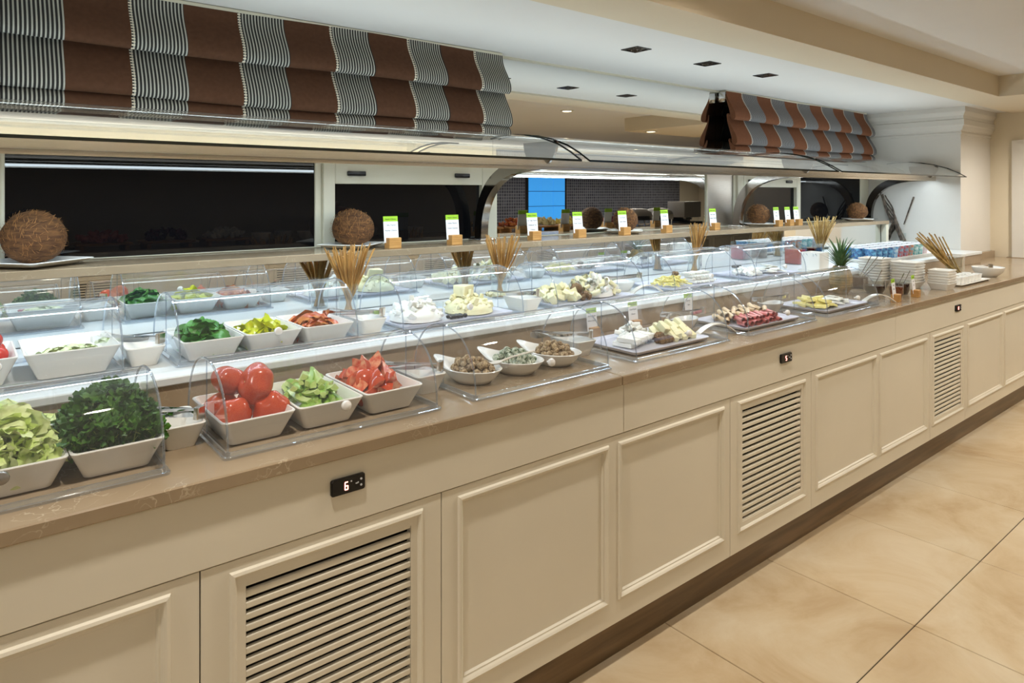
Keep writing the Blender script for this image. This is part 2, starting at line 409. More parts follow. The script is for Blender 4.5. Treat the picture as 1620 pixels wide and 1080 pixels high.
def label_text(parent, txt, size, loc, rot, m='ink', align='CENTER', name='lettering'):
    cu = bpy.data.curves.new('t', 'FONT'); cu.body = txt; cu.size = size; cu.align_x = align; cu.extrude = 0.0002
    to = bpy.data.objects.new('t', cu); COL.objects.link(to)
    me = bpy.data.meshes.new_from_object(to.evaluated_get(bpy.context.evaluated_depsgraph_get()))
    bpy.data.objects.remove(to); me.materials.clear(); me.materials.append(M[m])
    return link(name, me, parent, loc, rot)

# ================================================================== SETTING
XL, XR, YB, YW = -3.2, 15.5, -4.6, 3.0
fl = struct(MB().box(XL, XR, YB, YW, -0.12, -0.006).build('floor', 'floor_tile', smooth=False), 'beige cloudy stone tiled floor')
tile_me = MB().bbox(-0.3285, 0.3285, -0.3285, 0.3285, -0.006, 0.0, b=0.0015, seg=1).mesh('tile', False, ['floor_tile'])
gap_me = MB().box(XL, XR, YB, YW, -0.0058, -0.0035).build('tile_grout', 'dark_gap', fl, smooth=False)
for i in range(-4, 12):
    for j in range(0, 5):
        link('tile', tile_me, fl, (1.92 + 0.66 * i + 0.33, 0.96 - 0.66 * j + 0.33, 0))
struct(MB().box(XL, XR, 1.75, YW, ZSOF, ZSOF + 0.2).build('ceiling', 'ceiling_white', smooth=False), 'white lowered ceiling above the buffet').name = 'ceiling'
struct(MB().box(XL, XR, YB, 1.75, ZCEIL, ZCEIL + 0.1).build('ceiling', 'ceiling_white', smooth=False), 'pale ceiling of the dining side')
struct(MB().box(XL, 7.37, 1.664, 1.94, 2.222, ZCEIL).build('trim_1', 'ceiling_cream', smooth=False), 'cream beam edging the lowered ceiling')
struct(MB().box(6.02, 7.37, 0.4, 1.664, 2.222, ZCEIL).build('trim_2', 'ceiling_cream', smooth=False), 'cream beam across the far end of the ceiling')
struct(MB().box(XL, 6.62, YM + 0.012, YW, 0, ZSOF).build('wall_back', 'wall_white', smooth=False), 'back wall behind the mirrors and windows')
# end wall with column and cornice
wr = struct(MB().box(6.62, 7.37, 2.104, YW, 0, ZSOF).build('wall_right', 'wall_white', smooth=False), 'white end wall and column beside the buffet')
prof = [(0.000, 2.002), (-0.007, 2.005), (-0.007, 2.021), (-0.002, 2.026), (-0.002, 2.035), (-0.018, 2.046), (-0.027, 2.074), (-0.036, 2.085), (-0.036, 2.129), (-0.027, 2.135), (-0.030, 2.162), (-0.045, 2.190), (-0.048, 2.196), (-.048, ZSOF), (0, ZSOF)]
b = MB()
path = [((6.62, YM), (1, 0)), ((6.62, 2.104), (1, 1)), ((7.37, 2.104), (-1, 1)), ((7.37, YW), (-1, 0))]
rings = []
for (px, py), (nx, ny) in path:
    rings.append([(px + nx * d, py + ny * d, z) for d, z in prof])
b.loft(rings); b.build('cornice', 'wall_white', wr, smooth=False)
struct(MB().box(7.37, 7.6, 1.1, YW, 0, ZCEIL).build('wall_far', 'wall_cream', smooth=False), 'cream far wall beyond the column')
dr = struct(MB().box(7.345, 7.372, 1.25, 1.932, 0.93, 1.978).build('door_1', 'wall_white', smooth=False), 'pale panel framed in the far wall')
struct(MB().bbox(7.33, 7.372, 1.2, 1.97, 0.90, 0.93, b=.003, seg=1).build('trim_4', 'stone', smooth=False), 'stone sill below the pale panel')
struct(MB().box(14.4, 14.6, YB, 3.0, 0, ZCEIL).build('wall_far_end', 'wall_cream', smooth=False), 'cream wall at the far end of the room')
struct(MB().box(XL - .1, XL, YB, YW, 0, ZCEIL).build('wall_left', 'wall_cream', smooth=False), 'cream wall at the near end of the room')
wf = struct(MB().box(XL, XR, YB - .1, YB, 0, ZCEIL).build('wall_front', 'wall_cream', smooth=False), 'cream wall opposite the buffet')
MB().box(8.0, 13.6, YB, YB + .03, 0.6, ZCEIL - .02).build('mosaic_panel', 'mosaic', wf, smooth=False)
wn = struct(link('window_1', None), 'blue glowing window in the dark mosaic wall')
for i in range(3):
    for j in range(4):
        MB().box(8.78 + i * .33, 8.78 + i * .33 + .32, YB + .03, YB + .045, 0.95 + j * .3, 0.95 + j * .3 + .29).build('pane', 'blue_pane', wn, smooth=False)
MB().box(8.7, 9.82, YB + .028, YB + .034, 0.9, 2.2).build('frame', 'dark_gap', wn, smooth=False)

# back wall glazing -------------------------------------------------
def window(idx, x0, x1, z0, z1, m, label, fr=(0.02, 0.02, 0.02, 0.02), sash=False):
    o = struct(link('window_%d' % idx, None, None, (0, YM, 0)), label)
    l_, r_, b_, t_ = fr
    MB().box(x0 + l_, x1 - r_, -0.002, 0.010, z0 + b_, z1 - t_).build('pane', m, o, smooth=False)
    dpt = -0.03 if sash else -0.012
    for n_, bx in (('frame_stile', (x0, x0 + l_, z0, z1)), ('frame_stile', (x1 - r_, x1, z0, z1)), ('frame_rail', (x0 + l_, x1 - r_, z0, z0 + b_)), ('frame_rail', (x0 + l_, x1 - r_, z1 - t_, z1))):
        if bx[1] - bx[0] > .001 and bx[3] - bx[2] > .001:
            MB().bbox(bx[0], bx[1], dpt, 0.010, bx[2], bx[3], b=.003, seg=1).build(n_, 'frame_white', o, smooth=False)
    if sash:
        for hx in (x0 + l_ + .10, x1 - r_ - .13):
            MB().bbox(hx - .045, hx + .045, dpt - .012, dpt, z1 - t_ * .62, z1 - t_ * .62 + .022, b=.004).build('handle', 'black_plastic', o)
    return o
window(2, -1.1, 0.11, ZS, 1.655, 'dark_pane', 'dark glass window at the near end', (.03, .03, .005, .01))
window(3, 0.11, 1.242, ZS, 1.655, 'dark_pane', 'wide dark glass window behind the large coconut', (.012, .03, .005, .01))
window(4, 1.242, 2.197, ZS, 1.638, 'dark_pane', 'cream framed sliding sash with two black handles', (.055, .09, .005, .095), True)
window(5, 2.197, 4.085, ZS, 1.655, 'mirror', 'bright mirrored pane in the middle of the back wall', (.022, .004, .004, .02))
window(6, 4.085, 4.438, ZS, 1.655, 'steel_brushed', 'brushed steel panel beside the mirrored pane', (.004, .03, .004, .02))
window(7, 4.438, 5.338, ZS, 1.638, 'dark_pane', 'smaller cream framed sash near the end wall', (.075, .06, .005, .09), True)
window(8, 5.338, 6.615, ZS, 1.655, 'dark_pane', 'dark glass window next to the end wall', (.016, .16, .005, .01))
mp_ = tag(link('mirror_panel', None, None, (0, YM, 0)), 'wide mirror between the windows and the lowered ceiling', 'mirror')
for a_, c_ in ((-1.1, 2.197), (2.199, 4.2), (4.202, 6.615)):
    MB().box(a_, c_, 0.0, 0.010, 1.68, ZSOF - .004).build('mirror_sheet', 'mirror', mp_, smooth=False)
MB().box(-1.1, 6.615, -0.012, 0.010, 1.655, 1.68).build('mirror_ledge', 'frame_white', mp_, smooth=False)
MB().box(-1.1, 6.615, -0.010, 0.010, ZSOF - .012, ZSOF).build('mirror_trim', 'frame_white', mp_, smooth=False)
lm = tag(link('mirror_panel', None, None, (0, 2.61, 0)), 'low mirror strip under the stone shelf reflecting the domes', 'mirror')
for a_, c_ in ((-1.1, 1.2), (1.201, 3.4), (3.401, 6.615)):
    MB().box(a_, c_, 0.0, 0.010, ZT, 1.2345).build('mirror_sheet', 'mirror', lm, smooth=False)

# ================================================================== BUFFET COUNTER
ct = thing('worktop', 'long brown stone worktop with a raised white tier along the mirror', 'worktop', (0, 0, 0))
for a_, c_ in ((-1.2, 1.625), (1.6265, 3.66), (3.6615, 6.615)):
    MB().bbox(a_, c_, 1.45, 1.965, 0.895, ZC, b=.003, seg=1).build('stone_slab', 'stone', ct, smooth=False)
MB().bbox(-1.2, 6.615, 1.955, 2.6, ZC, 0.998, b=.002, seg=1).build('riser', 'stone', ct, smooth=False)
MB().bbox(-1.2, 6.615, 1.945, 2.6, 0.998, ZT, b=.003, seg=1).build('tier_top', 'tier_white', ct, smooth=False)
ap = thing('apron', 'cream apron board under the stone edge of the worktop', 'apron', (0, 0, 0))
for a_, c_ in ((-1.2, 1.648), (1.6495, 3.70), (3.7015, 7.365)):
    MB().bbox(a_, c_, 1.466, 1.49, 0.738, 0.894, b=.002, seg=1).build('apron_board', 'cream', ap, smooth=False)
struct(MB().box(-1.2, 7.365, 1.516, 1.53, 0.0, 0.142).build('baseboard_buffet', 'plinth', smooth=False), 'brown recessed plinth below the cream cabinets')
ct2 = thing('worktop', 'end of the stone worktop continuing past the white column', 'worktop', (0, 0, 0))
MB().bbox(6.6165, 7.365, 1.45, 2.066, 0.895, ZC, b=.003, seg=1).build('stone_slab', 'stone', ct2, smooth=False)
MB().bbox(6.6165, 7.365, 2.066, 2.102, 0.895, 0.98, b=.003, seg=1).build('upstand', 'stone', ct2, smooth=False)

# cabinets ---------------------------------------------------------
def panel_loft(mb, x0, x1, z0, z1, prof_):
    rings_ = [[(x0 + d, y, z0 + d), (x1 - d, y, z0 + d), (x1 - d, y, z1 - d), (x0 + d, y, z1 - d)] for d, y in prof_]
    mb.loft(rings_, False, True)
ZB, ZTOP = 0.142, 0.735
def cabinet(x0, x1, panels, label, y=1.47, vent=False):
    o = thing('cabinet_unit', label, 'cabinet', (x0, y, 0), 0, 'cream buffet cabinets')
    W = x1 - x0
    body = MB().box(0.004, W - .004, 0.061 if not vent else 0.061, 0.40, ZB + .004, ZTOP).build('body', 'dark_gap' if vent else 'cream', o, smooth=False)  # vented bodies near black: the unlit inside put into the colour
    mb = MB(); g = .0015
    edges_ = [g] + [p for ab in panels for p in (ab[0] - x0, ab[1] - x0)] + [W - g]
    zt, zb = panels[0][2], panels[0][3]
    # stiles / rails as one face board with holes
    for i in range(0, len(edges_), 2):
        mb.box(edges_[i], edges_[i + 1], 0, .03, ZB, ZTOP)
    for ab in panels:
        mb.box(ab[0] - x0, ab[1] - x0, 0, .03, ZB, zb); mb.box(ab[0] - x0, ab[1] - x0, 0, .03, zt, ZTOP)
    door = mb.build('door', 'cream', o, smooth=False)
    for ab in panels:
        a_, c_ = ab[0] - x0, ab[1] - x0
        if not vent:
            p = MB(); panel_loft(p, a_, c_, zb, zt, [(0, .0), (.003, -.006), (.009, -.008), (.014, -.004), (.018, .001), (.022, .001), (.026, .007), (.030, .007)])
            p.build('moulded_panel', 'cream', door, smooth=False)
        else:
            p = MB(); rg = [[(a_ + d, y_, zb + d), (c_ - d, y_, zb + d), (c_ - d, y_, zt - d), (a_ + d, y_, zt - d)] for d, y_ in [(0, 0), (.003, -.006), (.009, -.008), (.014, -.003), (.016, .0), (.034, .0), (.034, .02)]]
            p.loft(rg, False, False); p.build('moulding', 'cream', door, smooth=False)
            n_ = 18; zz0, zz1 = zb + .034, zt - .034
            pitch = (zz1 - zz0) / n_; sl = pitch * .60
            sm = MB().bbox(0, c_ - a_ - .068, 0.0, .012, 0, sl, b=.0025, seg=2).mesh('slat', False, ['cream'])
            for k in range(n_ + 1):
                zq = zz0 + k * pitch - sl / 2
                lo = max(zq, zz0); 
                s_ = link('slat', sm, door, (a_ + .034, 0.0015, zq))
    return o
PZ = (0.712, 0.212)
cabinet(-0.75, 0.38, [(-0.70, -0.19, *PZ), (-0.14, 0.326, *PZ)], 'cream cabinet with plain moulded panel at the near left end')
cab_v = cabinet(0.38, 0.96, [(0.437, 0.905, *PZ)], 'cream cabinet with slotted vent under the red number 6 display', vent=True)
cab_p = cabinet(0.96, 2.244, [(1.01, 1.582, *PZ), (1.625, 2.205, *PZ)], 'cream cabinet with two moulded panels between near and middle vents')
cabinet(2.244, 2.85, [(2.292, 2.80, *PZ)], 'cream cabinet with slotted vent under the number 5 display', vent=True)
cabinet(2.85, 4.157, [(2.887, 3.485, *PZ), (3.522, 4.115, *PZ)], 'cream cabinet with two moulded panels between middle and far vents')
cabinet(4.157, 4.70, [(4.19, 4.665, *PZ)], 'cream cabinet with slotted vent farthest along the buffet', vent=True)
cabinet(4.70, 6.10, [(4.735, 5.385, *PZ), (5.425, 6.06, *PZ)], 'cream cabinet with moulded panels at the far right end')
cabinet(6.10, 7.36, [(6.14, 6.70, *PZ), (6.74, 7.32, *PZ)], 'cream cabinet past the white column at the right end of the buffet')

# temperature displays ----------------------------------------------
SEG = {'6': 'acdefg', '5': 'acdfg', '8': 'abcdefg'}
def display(x, digit, label):
    o = thing('temperature_display', label, 'display', (x, 1.466, 0.8285))
    rg = lambda s_, y: [(p[0], y, p[1]) for p in [(q[0] * s_, q[1] * s_) for q in rr(.084, .037, .005, 0)]]
    MB().loft([rg(1, 0.0), rg(1, -.006), rg(.95, -.008)]).build('housing', 'black_plastic', o, smooth=False)
    sw, sh, t = .007, .0085, .0022
    S_ = {'a': (0, sh, 1), 'g': (0, 0, 1), 'd': (0, -sh, 1), 'f': (-sw / 2, sh / 2, 0), 'b': (sw / 2, sh / 2, 0), 'e': (-sw / 2, -sh / 2, 0), 'c': (sw / 2, -sh / 2, 0)}
    mb = MB()
    for s_ in SEG[digit]:
        cx, cz, h = S_[s_]; hw, hz = ((sw / 2, t / 2) if h else (t / 2, sh / 2))
        mb.box(-.006 + cx - hw, -.006 + cx + hw, -.0092, -.008, cz - hz, cz + hz)
    mb.build('digit', 'digit_red', o, smooth=False)
    ic = MB(); ic.box(.0045, .0075, -.0092, -.008, .0065, .0095)
    ic.box(.017, .022, -.0092, -.008, -.0012, .0012); ic.box(.022, .0245, -.0092, -.008, -.0005, .0025)
    for zc in (.0075, -.0065):
        ic.lathe([(.0026, 0), (.0026, .0012)], 10, TR((.031, -.008, zc), (R(90), 0, 0)))
    ic.build('button_icons', 'icon_white', o, smooth=False)
display(0.699, '6', 'black display showing a red 6 on the near apron')
display(2.63, '5', 'black display showing a red 5 on the middle apron')
display(4.56, '8', 'small black display on the far apron under the stacked bowls')

# ================================================================== BACK SHELF
sh = thing('stone_shelf', 'long stone shelf in front of the windows carrying coconuts and signs', 'shelf')
for a_, c_ in ((-1.2, 2.274), (2.2755, 5.08), (5.0815, 6.33)):
    MB().bbox(a_, c_, 2.56, YM - .001, 1.2345, ZS, b=.002, seg=1).build('shelf_slab', 'stone', sh, smooth=False)
MB().bbox(6.28, 6.33, 2.565, 2.608, ZT, 1.2345, b=.002, seg=1).build('leg', 'frame_white', sh, smooth=False)
MB().lathe([(.010, ZT), (.010, 1.2345)], 12, TR((3.62, 2.585, 0))).build('post', 'chrome', sh)

# ================================================================== SNEEZE GUARD
YR = 2.318
ra = thing('steel_rail', 'brushed steel light rail running under the curved glass', 'rail')
MB().bbox(-1.0, 6.6, YR - .033, YR + .05, 1.620, 1.655, b=.003, seg=1).build('rail_bar', 'steel', ra, smooth=False)
MB().box(-1.0, 6.6, YR - .033, YR - .028, 1.607, 1.620).build('rail_lip', 'steel', ra, smooth=False)
MB().box(-0.95, 6.55, YR - .008, YR + .04, 1.614, 1.620).build('led_strip', 'led_glow', ra, smooth=False)
MB().bbox(-1.0, 6.6, YR + .06, YR + .12, 1.628, 1.640, b=.002, seg=1).build('cable_tray', 'steel', ra, smooth=False)
def arch(x, label):
    o = thing('arch_support', label, 'support', (x, 2.793, ZS), 0, 'curved steel supports of the glass guard')
    f = lambda th, dr: (-0.475 + (0.475 + dr) * max(0, math.cos(th)) ** .72, (0.372 + dr) * max(0, math.sin(th)) ** .78)
    N = 22; out_ = [f(PI / 2 * i / N, .028) for i in range(N + 1)]; inn = [f(PI / 2 * i / N, -.028) for i in range(N + 1)]
    poly_rings = [[(-.022, *out_[i]), (.022, *out_[i]), (.022, *inn[i]), (-.022, *inn[i])] for i in range(N + 1)]
    MB().loft(poly_rings).build('arch', 'arch_steel', o, angle=30)
    MB().bbox(-.05, .05, -.06, .045, 0, .010, b=.003).build('foot_plate', 'chrome', o)
    hd = [(-.475 + .02 + .115 * math.cos(a), .472 + .115 * math.sin(a)) for a in [PI + PI * i / 16 for i in range(17)]]
    MB().extrude(hd, 'x', -.006, .006).build('glass_bracket', 'arch_steel', o, angle=30)
    return o
arch(-0.28, 'curved steel support at the near left end of the rail')
arch(2.065, 'curved steel support beside the cream sash with two black handles')
arch(4.36, 'curved steel support between the steel panel and the smaller sash')
arch(6.47, 'dark curved steel support by the end wall')
GP = [(2.694, 1.770), (2.605, 1.778), (2.495, 1.777), (2.396, 1.767), (2.296, 1.747), (2.197, 1.715), (2.12, 1.677), (2.059, 1.640)]
def pane(x0, x1, label):
    o = thing('glass_canopy', label, 'glass guard', (0, 0, 0), 0, 'curved glass panes over the buffet')
    MB().loft([[(x0, y, z) for y, z in GP], [(x1, y, z) for y, z in GP]], False, False, False).build('glass_sheet', 'canopy_glass', o, angle=80)
    e = MB()
    e.box(x0, x1, GP[-1][0] - .003, GP[-1][0] + .003, GP[-1][1] - .0045, GP[-1][1] + .0045)
    for xx in (x0, x1):
        e.loft([[(xx - .002, y, z + .004), (xx + .002, y, z + .004), (xx + .002, y, z - .004), (xx - .002, y, z - .004)] for y, z in GP])
    e.build('polished_edge', 'glass_edge', o, smooth=False)
pane(-1.0, 2.05, 'curved glass pane in front of the large near blind')
pane(2.10, 4.34, 'curved glass pane over the mirrored part of the wall')
pane(4.39, 6.61, 'curved glass pane below the far blind')

# ================================================================== BLINDS
def blind(x0, x1, m, label, ends=False):
    o = thing('roman_blind', label, 'blind')
    def drop(zt, zb, yb, bul):     # teardrop fold profile
        pts = []
        N = 10
        rb = .024
        for i in range(N + 1):
            t = i / N; pts.append((yb - bul * (t * t * (3 - 2 * t)) ** 1.15, zt + (zb + rb - zt) * t))
        for i in range(1, 9):
            a = PI * i / 9; pts.append((yb - bul + rb * .9 - rb * .9 * math.cos(a), zb + rb - rb * math.sin(a)))
        for i in range(N + 1):
            t = 1 - i / N; q = t * t * (3 - 2 * t); pts.append((yb + .006 - (bul - rb * 1.8 + .006) * q ** 1.15, zt - .008 + (zb + rb + .008 - zt) * t))
        return pts
    for zt, zb, yb, bul in ((2.223, 2.017, 2.80, .075), (2.07, 1.844, 2.79, .078), (1.892, 1.787, 2.775, .05)):
        p = drop(zt, zb, yb, bul); n_ = 24; rings_ = []
        for i in range(n_ + 1):
            x = x0 + (x1 - x0) * i / n_
            rings_.append([(x, y - .006 * math.sin(x * 9 + z * 5) * (2.22 - z), z + .004 * math.sin(x * 4.3 + zb * 7)) for y, z in p])
        MB().loft(rings_).build('fold', m, o, angle=60)
    MB().bbox(x0, x1, 2.80, 2.86, 2.200, 2.233, b=.002, seg=1).build('head_rail', 'frame_white', o, smooth=False)
    if ends:
        MB().bbox(x0 - .012, x0 + .0, 2.805, 2.855, 2.15, 2.22, b=.003).build('end_bracket', 'chrome', o)
blind(-1.0, 2.208, 'blind_fabric_near', 'large near roman blind with brown and pinstriped bands')
blind(4.228, 6.447, 'blind_fabric_far_lit', 'far roman blind with brown and grey bands by the column', True)

# ================================================================== CEILING LAMPS
lamp_me = {}
for lx, ly in SOFFIT_SPOTS:
    tg = {2.683: 'square recessed lamp in the lowered ceiling nearest the camera', 3.29: 'middle of the three square recessed ceiling lamps', 3.897: 'square recessed lamp nearest the far blind'}.get(lx, 'square recessed lamp hidden above the near blind')
    o = thing('recessed_lamp', tg, 'lamp', (lx, ly, ZSOF), 0, 'square recessed lamps in the lowered ceiling')
    if 'f' not in lamp_me:
        rg = lambda s_, z: [(s_ * a, s_ * c, z) for a, c in ((-1, -1), (1, -1), (1, 1), (-1, 1))]
        lamp_me['f'] = MB().loft([rg(.055, 0), rg(.055, -.004), rg(.043, -.004), rg(.043, 0.0)], False, False).mesh('bezel', False, ['black_plastic'])
        lamp_me['b'] = MB().lathe([(.028, -.001), (.028, -.006), (.024, -.006), (.024, -.001)], 18, None, False, False).mesh('ring', True, ['chrome'])
        lamp_me['k'] = MB().box(-.043, .043, -.043, .043, -.0012, -.0004).mesh('baffle', False, ['black_plastic'])
        lamp_me['g'] = MB().lathe([(.016, -.002), (.016, -.0035)], 16).mesh('bulb', False, ['lamp_glow'])
    link('bezel', lamp_me['f'], o); link('ring', lamp_me['b'], o); link('baffle', lamp_me['k'], o)
bez = MB().lathe([(.07, 0), (.07, -.006), (.05, -.008), (.05, 0)], 24, None, False, False).mesh('bezel', True, ['frame_white'])
glo = MB().lathe([(.049, -.002), (.049, -.004)], 24).mesh('bulb', True, ['lamp_glow'])
for lx, ly in LAMP_SPOTS:
    o = thing('ceiling_lamp', 'round recessed dining side lamp, one of a set partly added for brightness', 'lamp', (lx, ly, LAMP_Z(lx, ly)), 0, 'round lamps over the dining side')
    link('bezel', bez, o); link('bulb', glo, o)

struct(MB().box(XL, 14.4, YB, -4.2, 1.96, 2.03).box(XL, 14.4, -4.24, -4.2, 2.03, 2.07).build('trim_3', 'wall_cream', smooth=False), 'added unseen cream ledge hiding the fill strip on the wall opposite')  # added ledge; its lip shields the fill strip from the mirrors

# ================================================================== DOMES
DL, DD, DH = 0.56, 0.35, 0.186
def dome_meshes():
    a, h, z0, L = .163, DH - .014, .014, DL / 2 - .012
    ang = lambda lo, hi, n: [lo + (hi - lo) * i / n for i in range(n + 1)]
    P = lambda t, s_=1.0: (-a * s_ * math.copysign(abs(math.cos(t)) ** .9, math.cos(t)), z0 + h * s_ * abs(math.sin(t)) ** .9)
    front = MB().loft([[(x, *P(t)) for t in ang(.0, R(97), 18)] for x in (-L, L)], False, False, False).mesh('front_cover', True, ['dome_clear'], 80)
    back = MB().loft([[(x, *P(t, .975)) for t in ang(R(83), PI, 18)] for x in (-L + .004, L - .004)], False, False, False).mesh('back_cover', True, ['dome_clear'], 80)
    endp = MB().add([(0, *P(t, .99)) for t in ang(0, PI, 30)], [tuple(range(31))]).mesh('end_panel', False, ['dome_clear'])
    rim = MB()
    for x in (-L, L):
        rim.tube([(x, *P(t)) for t in ang(0, PI, 30)], .0026, 6)
        rim.box(x - .0012, x + .0012, -.0015, .0015, z0, z0 + h * .98)
    rim.tube([(-L, *P(R(97))), (L, *P(R(97)))], .0018, 6)
    rim = rim.mesh('rim', True, ['dome_rim'])
    base = MB()
    ro = lambda s_, z: rr(DL + s_, DD + s_, .012, z, k=4)
    base.loft([ro(0, 0), ro(0, .005), ro(-.010, .006), ro(-.014, .014), ro(-.022, .014), ro(-.026, .002)], False, False)
    base = base.mesh('base_tray', True, ['dome_rim'], 30)
    return front, back, endp, rim, base
DF, DBk, DE, DR, DBase = dome_meshes()
knob_me = {k: MB().lathe([(.0035, 0), (.0035, .008), (.007, .009), (.0115, .014), (.0125, .019), (.0105, .0245), (.005, .0275), (.001, .028)], 18).mesh('knob', True, [k]) for k in ('knob_grey', 'knob_white')}
def dome(xc, yf, z, label, knob='knob_white'):
    o = thing('roll_top_dome', label, 'food cover', (xc, yf + DD / 2, z), 0, 'clear roll top domes')
    L = DL / 2 - .012
    link('base_tray', DBase, o); link('front_cover', DF, o); link('back_cover', DBk, o); link('rim', DR, o)
    link('end_panel', DE, o, (-L, 0, 0)); link('end_panel', DE, o, (L, 0, 0))
    link('knob', knob_me[knob], o, (0, -.163, .066), (R(85), 0, 0))
    return o
FRONT_X = [0.060, 0.722, 1.385, 2.060, 2.745, 3.400]
FL = ['clear dome over the lettuce and parsley at the left edge', 'clear dome over whole tomatoes, cucumber sticks and tomato wedges', 'clear dome over three boat bowls of coated cheese balls',
      'clear dome over the white cheese platter with walnuts', 'clear dome over the platter of pink ham rolls', 'clear dome over the butter platter beside the pineapple']
for i, x in enumerate(FRONT_X): dome(x, 1.525, ZC, FL[i], 'knob_grey' if i == 0 else 'knob_white')
TIER_X = [0.070, 0.745, 1.450, 2.170, 2.935, 3.640]
TL = ['raised clear dome over small tomatoes at the left edge', 'raised clear dome over spinach, yellow and roasted peppers', 'raised clear dome over crumbled white cheese and dark olives', 'raised clear dome over cheese chunks and white curls',
      'raised clear dome over grated cheese and white slices', 'raised clear dome over the far cheese platter nearest the fruit jars']
for i, x in enumerate(TIER_X): dome(x, 2.035, ZT, TL[i])

# ================================================================== DISHES
def dish_mesh(wx, wy, h, taper=.025, t=.005, r=.014):
    R_ = lambda dw, z: rr(wx + dw, wy + dw, max(.004, r), z)
    return MB().loft([R_(-2 * taper, 0), R_(-taper * 1.1, h * .45), R_(0, h - .002), R_(-.002, h), R_(-2 * t, h), R_(-2 * t - .002, h - .002), R_(-2 * taper - 2 * t, t)], True, True).mesh('dish_body', True, ['ceramic'], 35)
DISH = dish_mesh(.170, .265, .060); BIGDISH = dish_mesh(.215, .25, .072, .03); TDISH = dish_mesh(.100, .155, .055, .018); 
def dish(x, y, z, me, label, group=None):
    return tag(link('serving_dish', me, None, (x, y, z)), label, 'dish', group)
zf, zt_ = ZC + .0025, ZT + .0025
yfd, ytd = 1.712, 2.185
dish(.256, yfd, zf, DISH, 'white rectangular dish heaped with dark green parsley')
dish(.084, yfd, zf, DISH, 'white rectangular dish heaped with pale chopped lettuce')
dish(.540, yfd, zf, DISH, 'white rectangular dish holding big whole tomatoes')
dish(.716, yfd, zf, DISH, 'white rectangular dish holding pale green cucumber sticks')
dish(.892, yfd, zf, DISH, 'white rectangular dish holding tomato wedges')
dish(.572, ytd, zt_, DISH, 'white rectangular dish holding spinach leaves')
dish(.747, ytd, zt_, DISH, 'white rectangular dish holding yellow pepper pieces')
dish(.922, ytd, zt_, DISH, 'white rectangular dish holding roasted red pepper strips')
dish(.235, 2.215, zt_, BIGDISH, 'large white dish with a shallow layer of onion slices')
dish(.010, 2.215, zt_, BIGDISH, 'large white dish heaped with small round tomatoes')

# tongs -------------------------------------------------------------
def tongs_meshes():
    arms = []
    for s_ in (-1, 1):
        pts = [(0, s_ * .004, .010), (.03, s_ * .010, .008), (.09, s_ * .015, .004), (.13, s_ * .013, .002), (.165, s_ * .014, .0), (.185, s_ * .012, .0)]
        wd = [.009, .009, .007, .008, .016, .010]
        rg = [[(x, y - .0008, z - w_ / 2), (x, y + .0008, z - w_ / 2), (x, y + .0008, z + w_ / 2), (x, y - .0008, z + w_ / 2)] for (x, y, z), w_ in zip(pts, wd)]
        arms.append(MB().loft(rg).mesh('arm', True, ['chrome'], 50))
    band = MB().loft([rr(.012, .018, .003, z) for z in (0, .018)]).mesh('spring_band', True, ['steel'], 50)
    return arms, band
TARM, TBAND = tongs_meshes()
def tongs(loc, rz, tilt, label):
    o = thing('serving_tongs', label, 'tongs', loc, rz, 'steel serving tongs')
    o.rotation_euler = (0, tilt, rz); o.scale = (1.15, 1.5, 1.5)
    link('arm', TARM[0], o); link('arm', TARM[1], o); link('spring_band', TBAND, o, (-.004, 0, .002))
    return o
def tong_dish(x, y, z, where, tg=True, me=None):
    dish(x, y, z + .0005, me or TDISH, 'small white tongs dish ' + where, 'small dishes for serving tongs')
    if tg: tongs((x + .035, y - .05, z + .056), R(128), R(-2), 'steel tongs resting in the small dish ' + where)
tong_dish(.392, 1.725, ZC, 'between the parsley and the whole tomatoes')
tong_dish(1.055, 1.735, ZC, 'between the tomato wedges and the boat bowls')
tong_dish(1.722, 1.775, ZC, 'between the boat bowls and the white cheese platter')
tong_dish(.405, 2.175, ZT, 'left of the spinach on the raised tier')
tong_dish(1.098, 2.165, ZT, 'between roasted peppers and crumbled cheese on the tier')
tong_dish(1.812, 2.165, ZT, 'between crumbled cheese and cheese chunks on the tier')
OVAL = MB().loft([el(.05, .03, 0), el(.062, .045, .02), el(.075, .058, .045), el(.073, .056, .047), el(.070, .053, .045), el(.055, .035, .008)]).mesh('oval_bowl', True, ['ceramic'], 50)
for x, y, z, wh in ((2.400, 1.80, ZC, 'between the white cheese and the ham platter'), (3.075, 1.79, ZC, 'between the ham and the butter platter'), (2.55, 2.28, ZT, 'beside the white cheese curls on the tier')):
    tag(link('oval_bowl', OVAL, None, (x, y, z + .0005)), 'small white oval bowl ' + wh, 'bowl', 'oval bowls for tongs')
    tongs((x + .09, y - .03, z + .056), R(168), R(-3), 'steel tongs lying across the oval bowl ' + wh)
# white arched plastic lifters
def lifter(x, y, z, rz, label):
    rg = []
    for i in range(15):
        t = i / 14; px = -.11 + .2 * t; pz = .004 + .042 * math.sin(PI * min(1, t * 1.02)) ** .8; w_ = .016 - .004 * t
        rg.append([(px, -w_, pz), (px, w_, pz), (px, w_, pz + .004), (px, -w_, pz + .004)])
    tag(MB().loft(rg).build('cheese_lifter', 'ceramic_warm', None, (x, y, z), (0, 0, rz), angle=50), label, 'server', 'arched white servers')
lifter(2.395, 1.625, ZC, R(-15), 'arched white server lying beside the white cheese platter')
lifter(3.745, 1.56, ZC, R(-25), 'arched white server lying right of the butter platter')
lifter(2.535, 2.10, ZT, R(-10), 'arched white server beside the cheese curls on the tier')

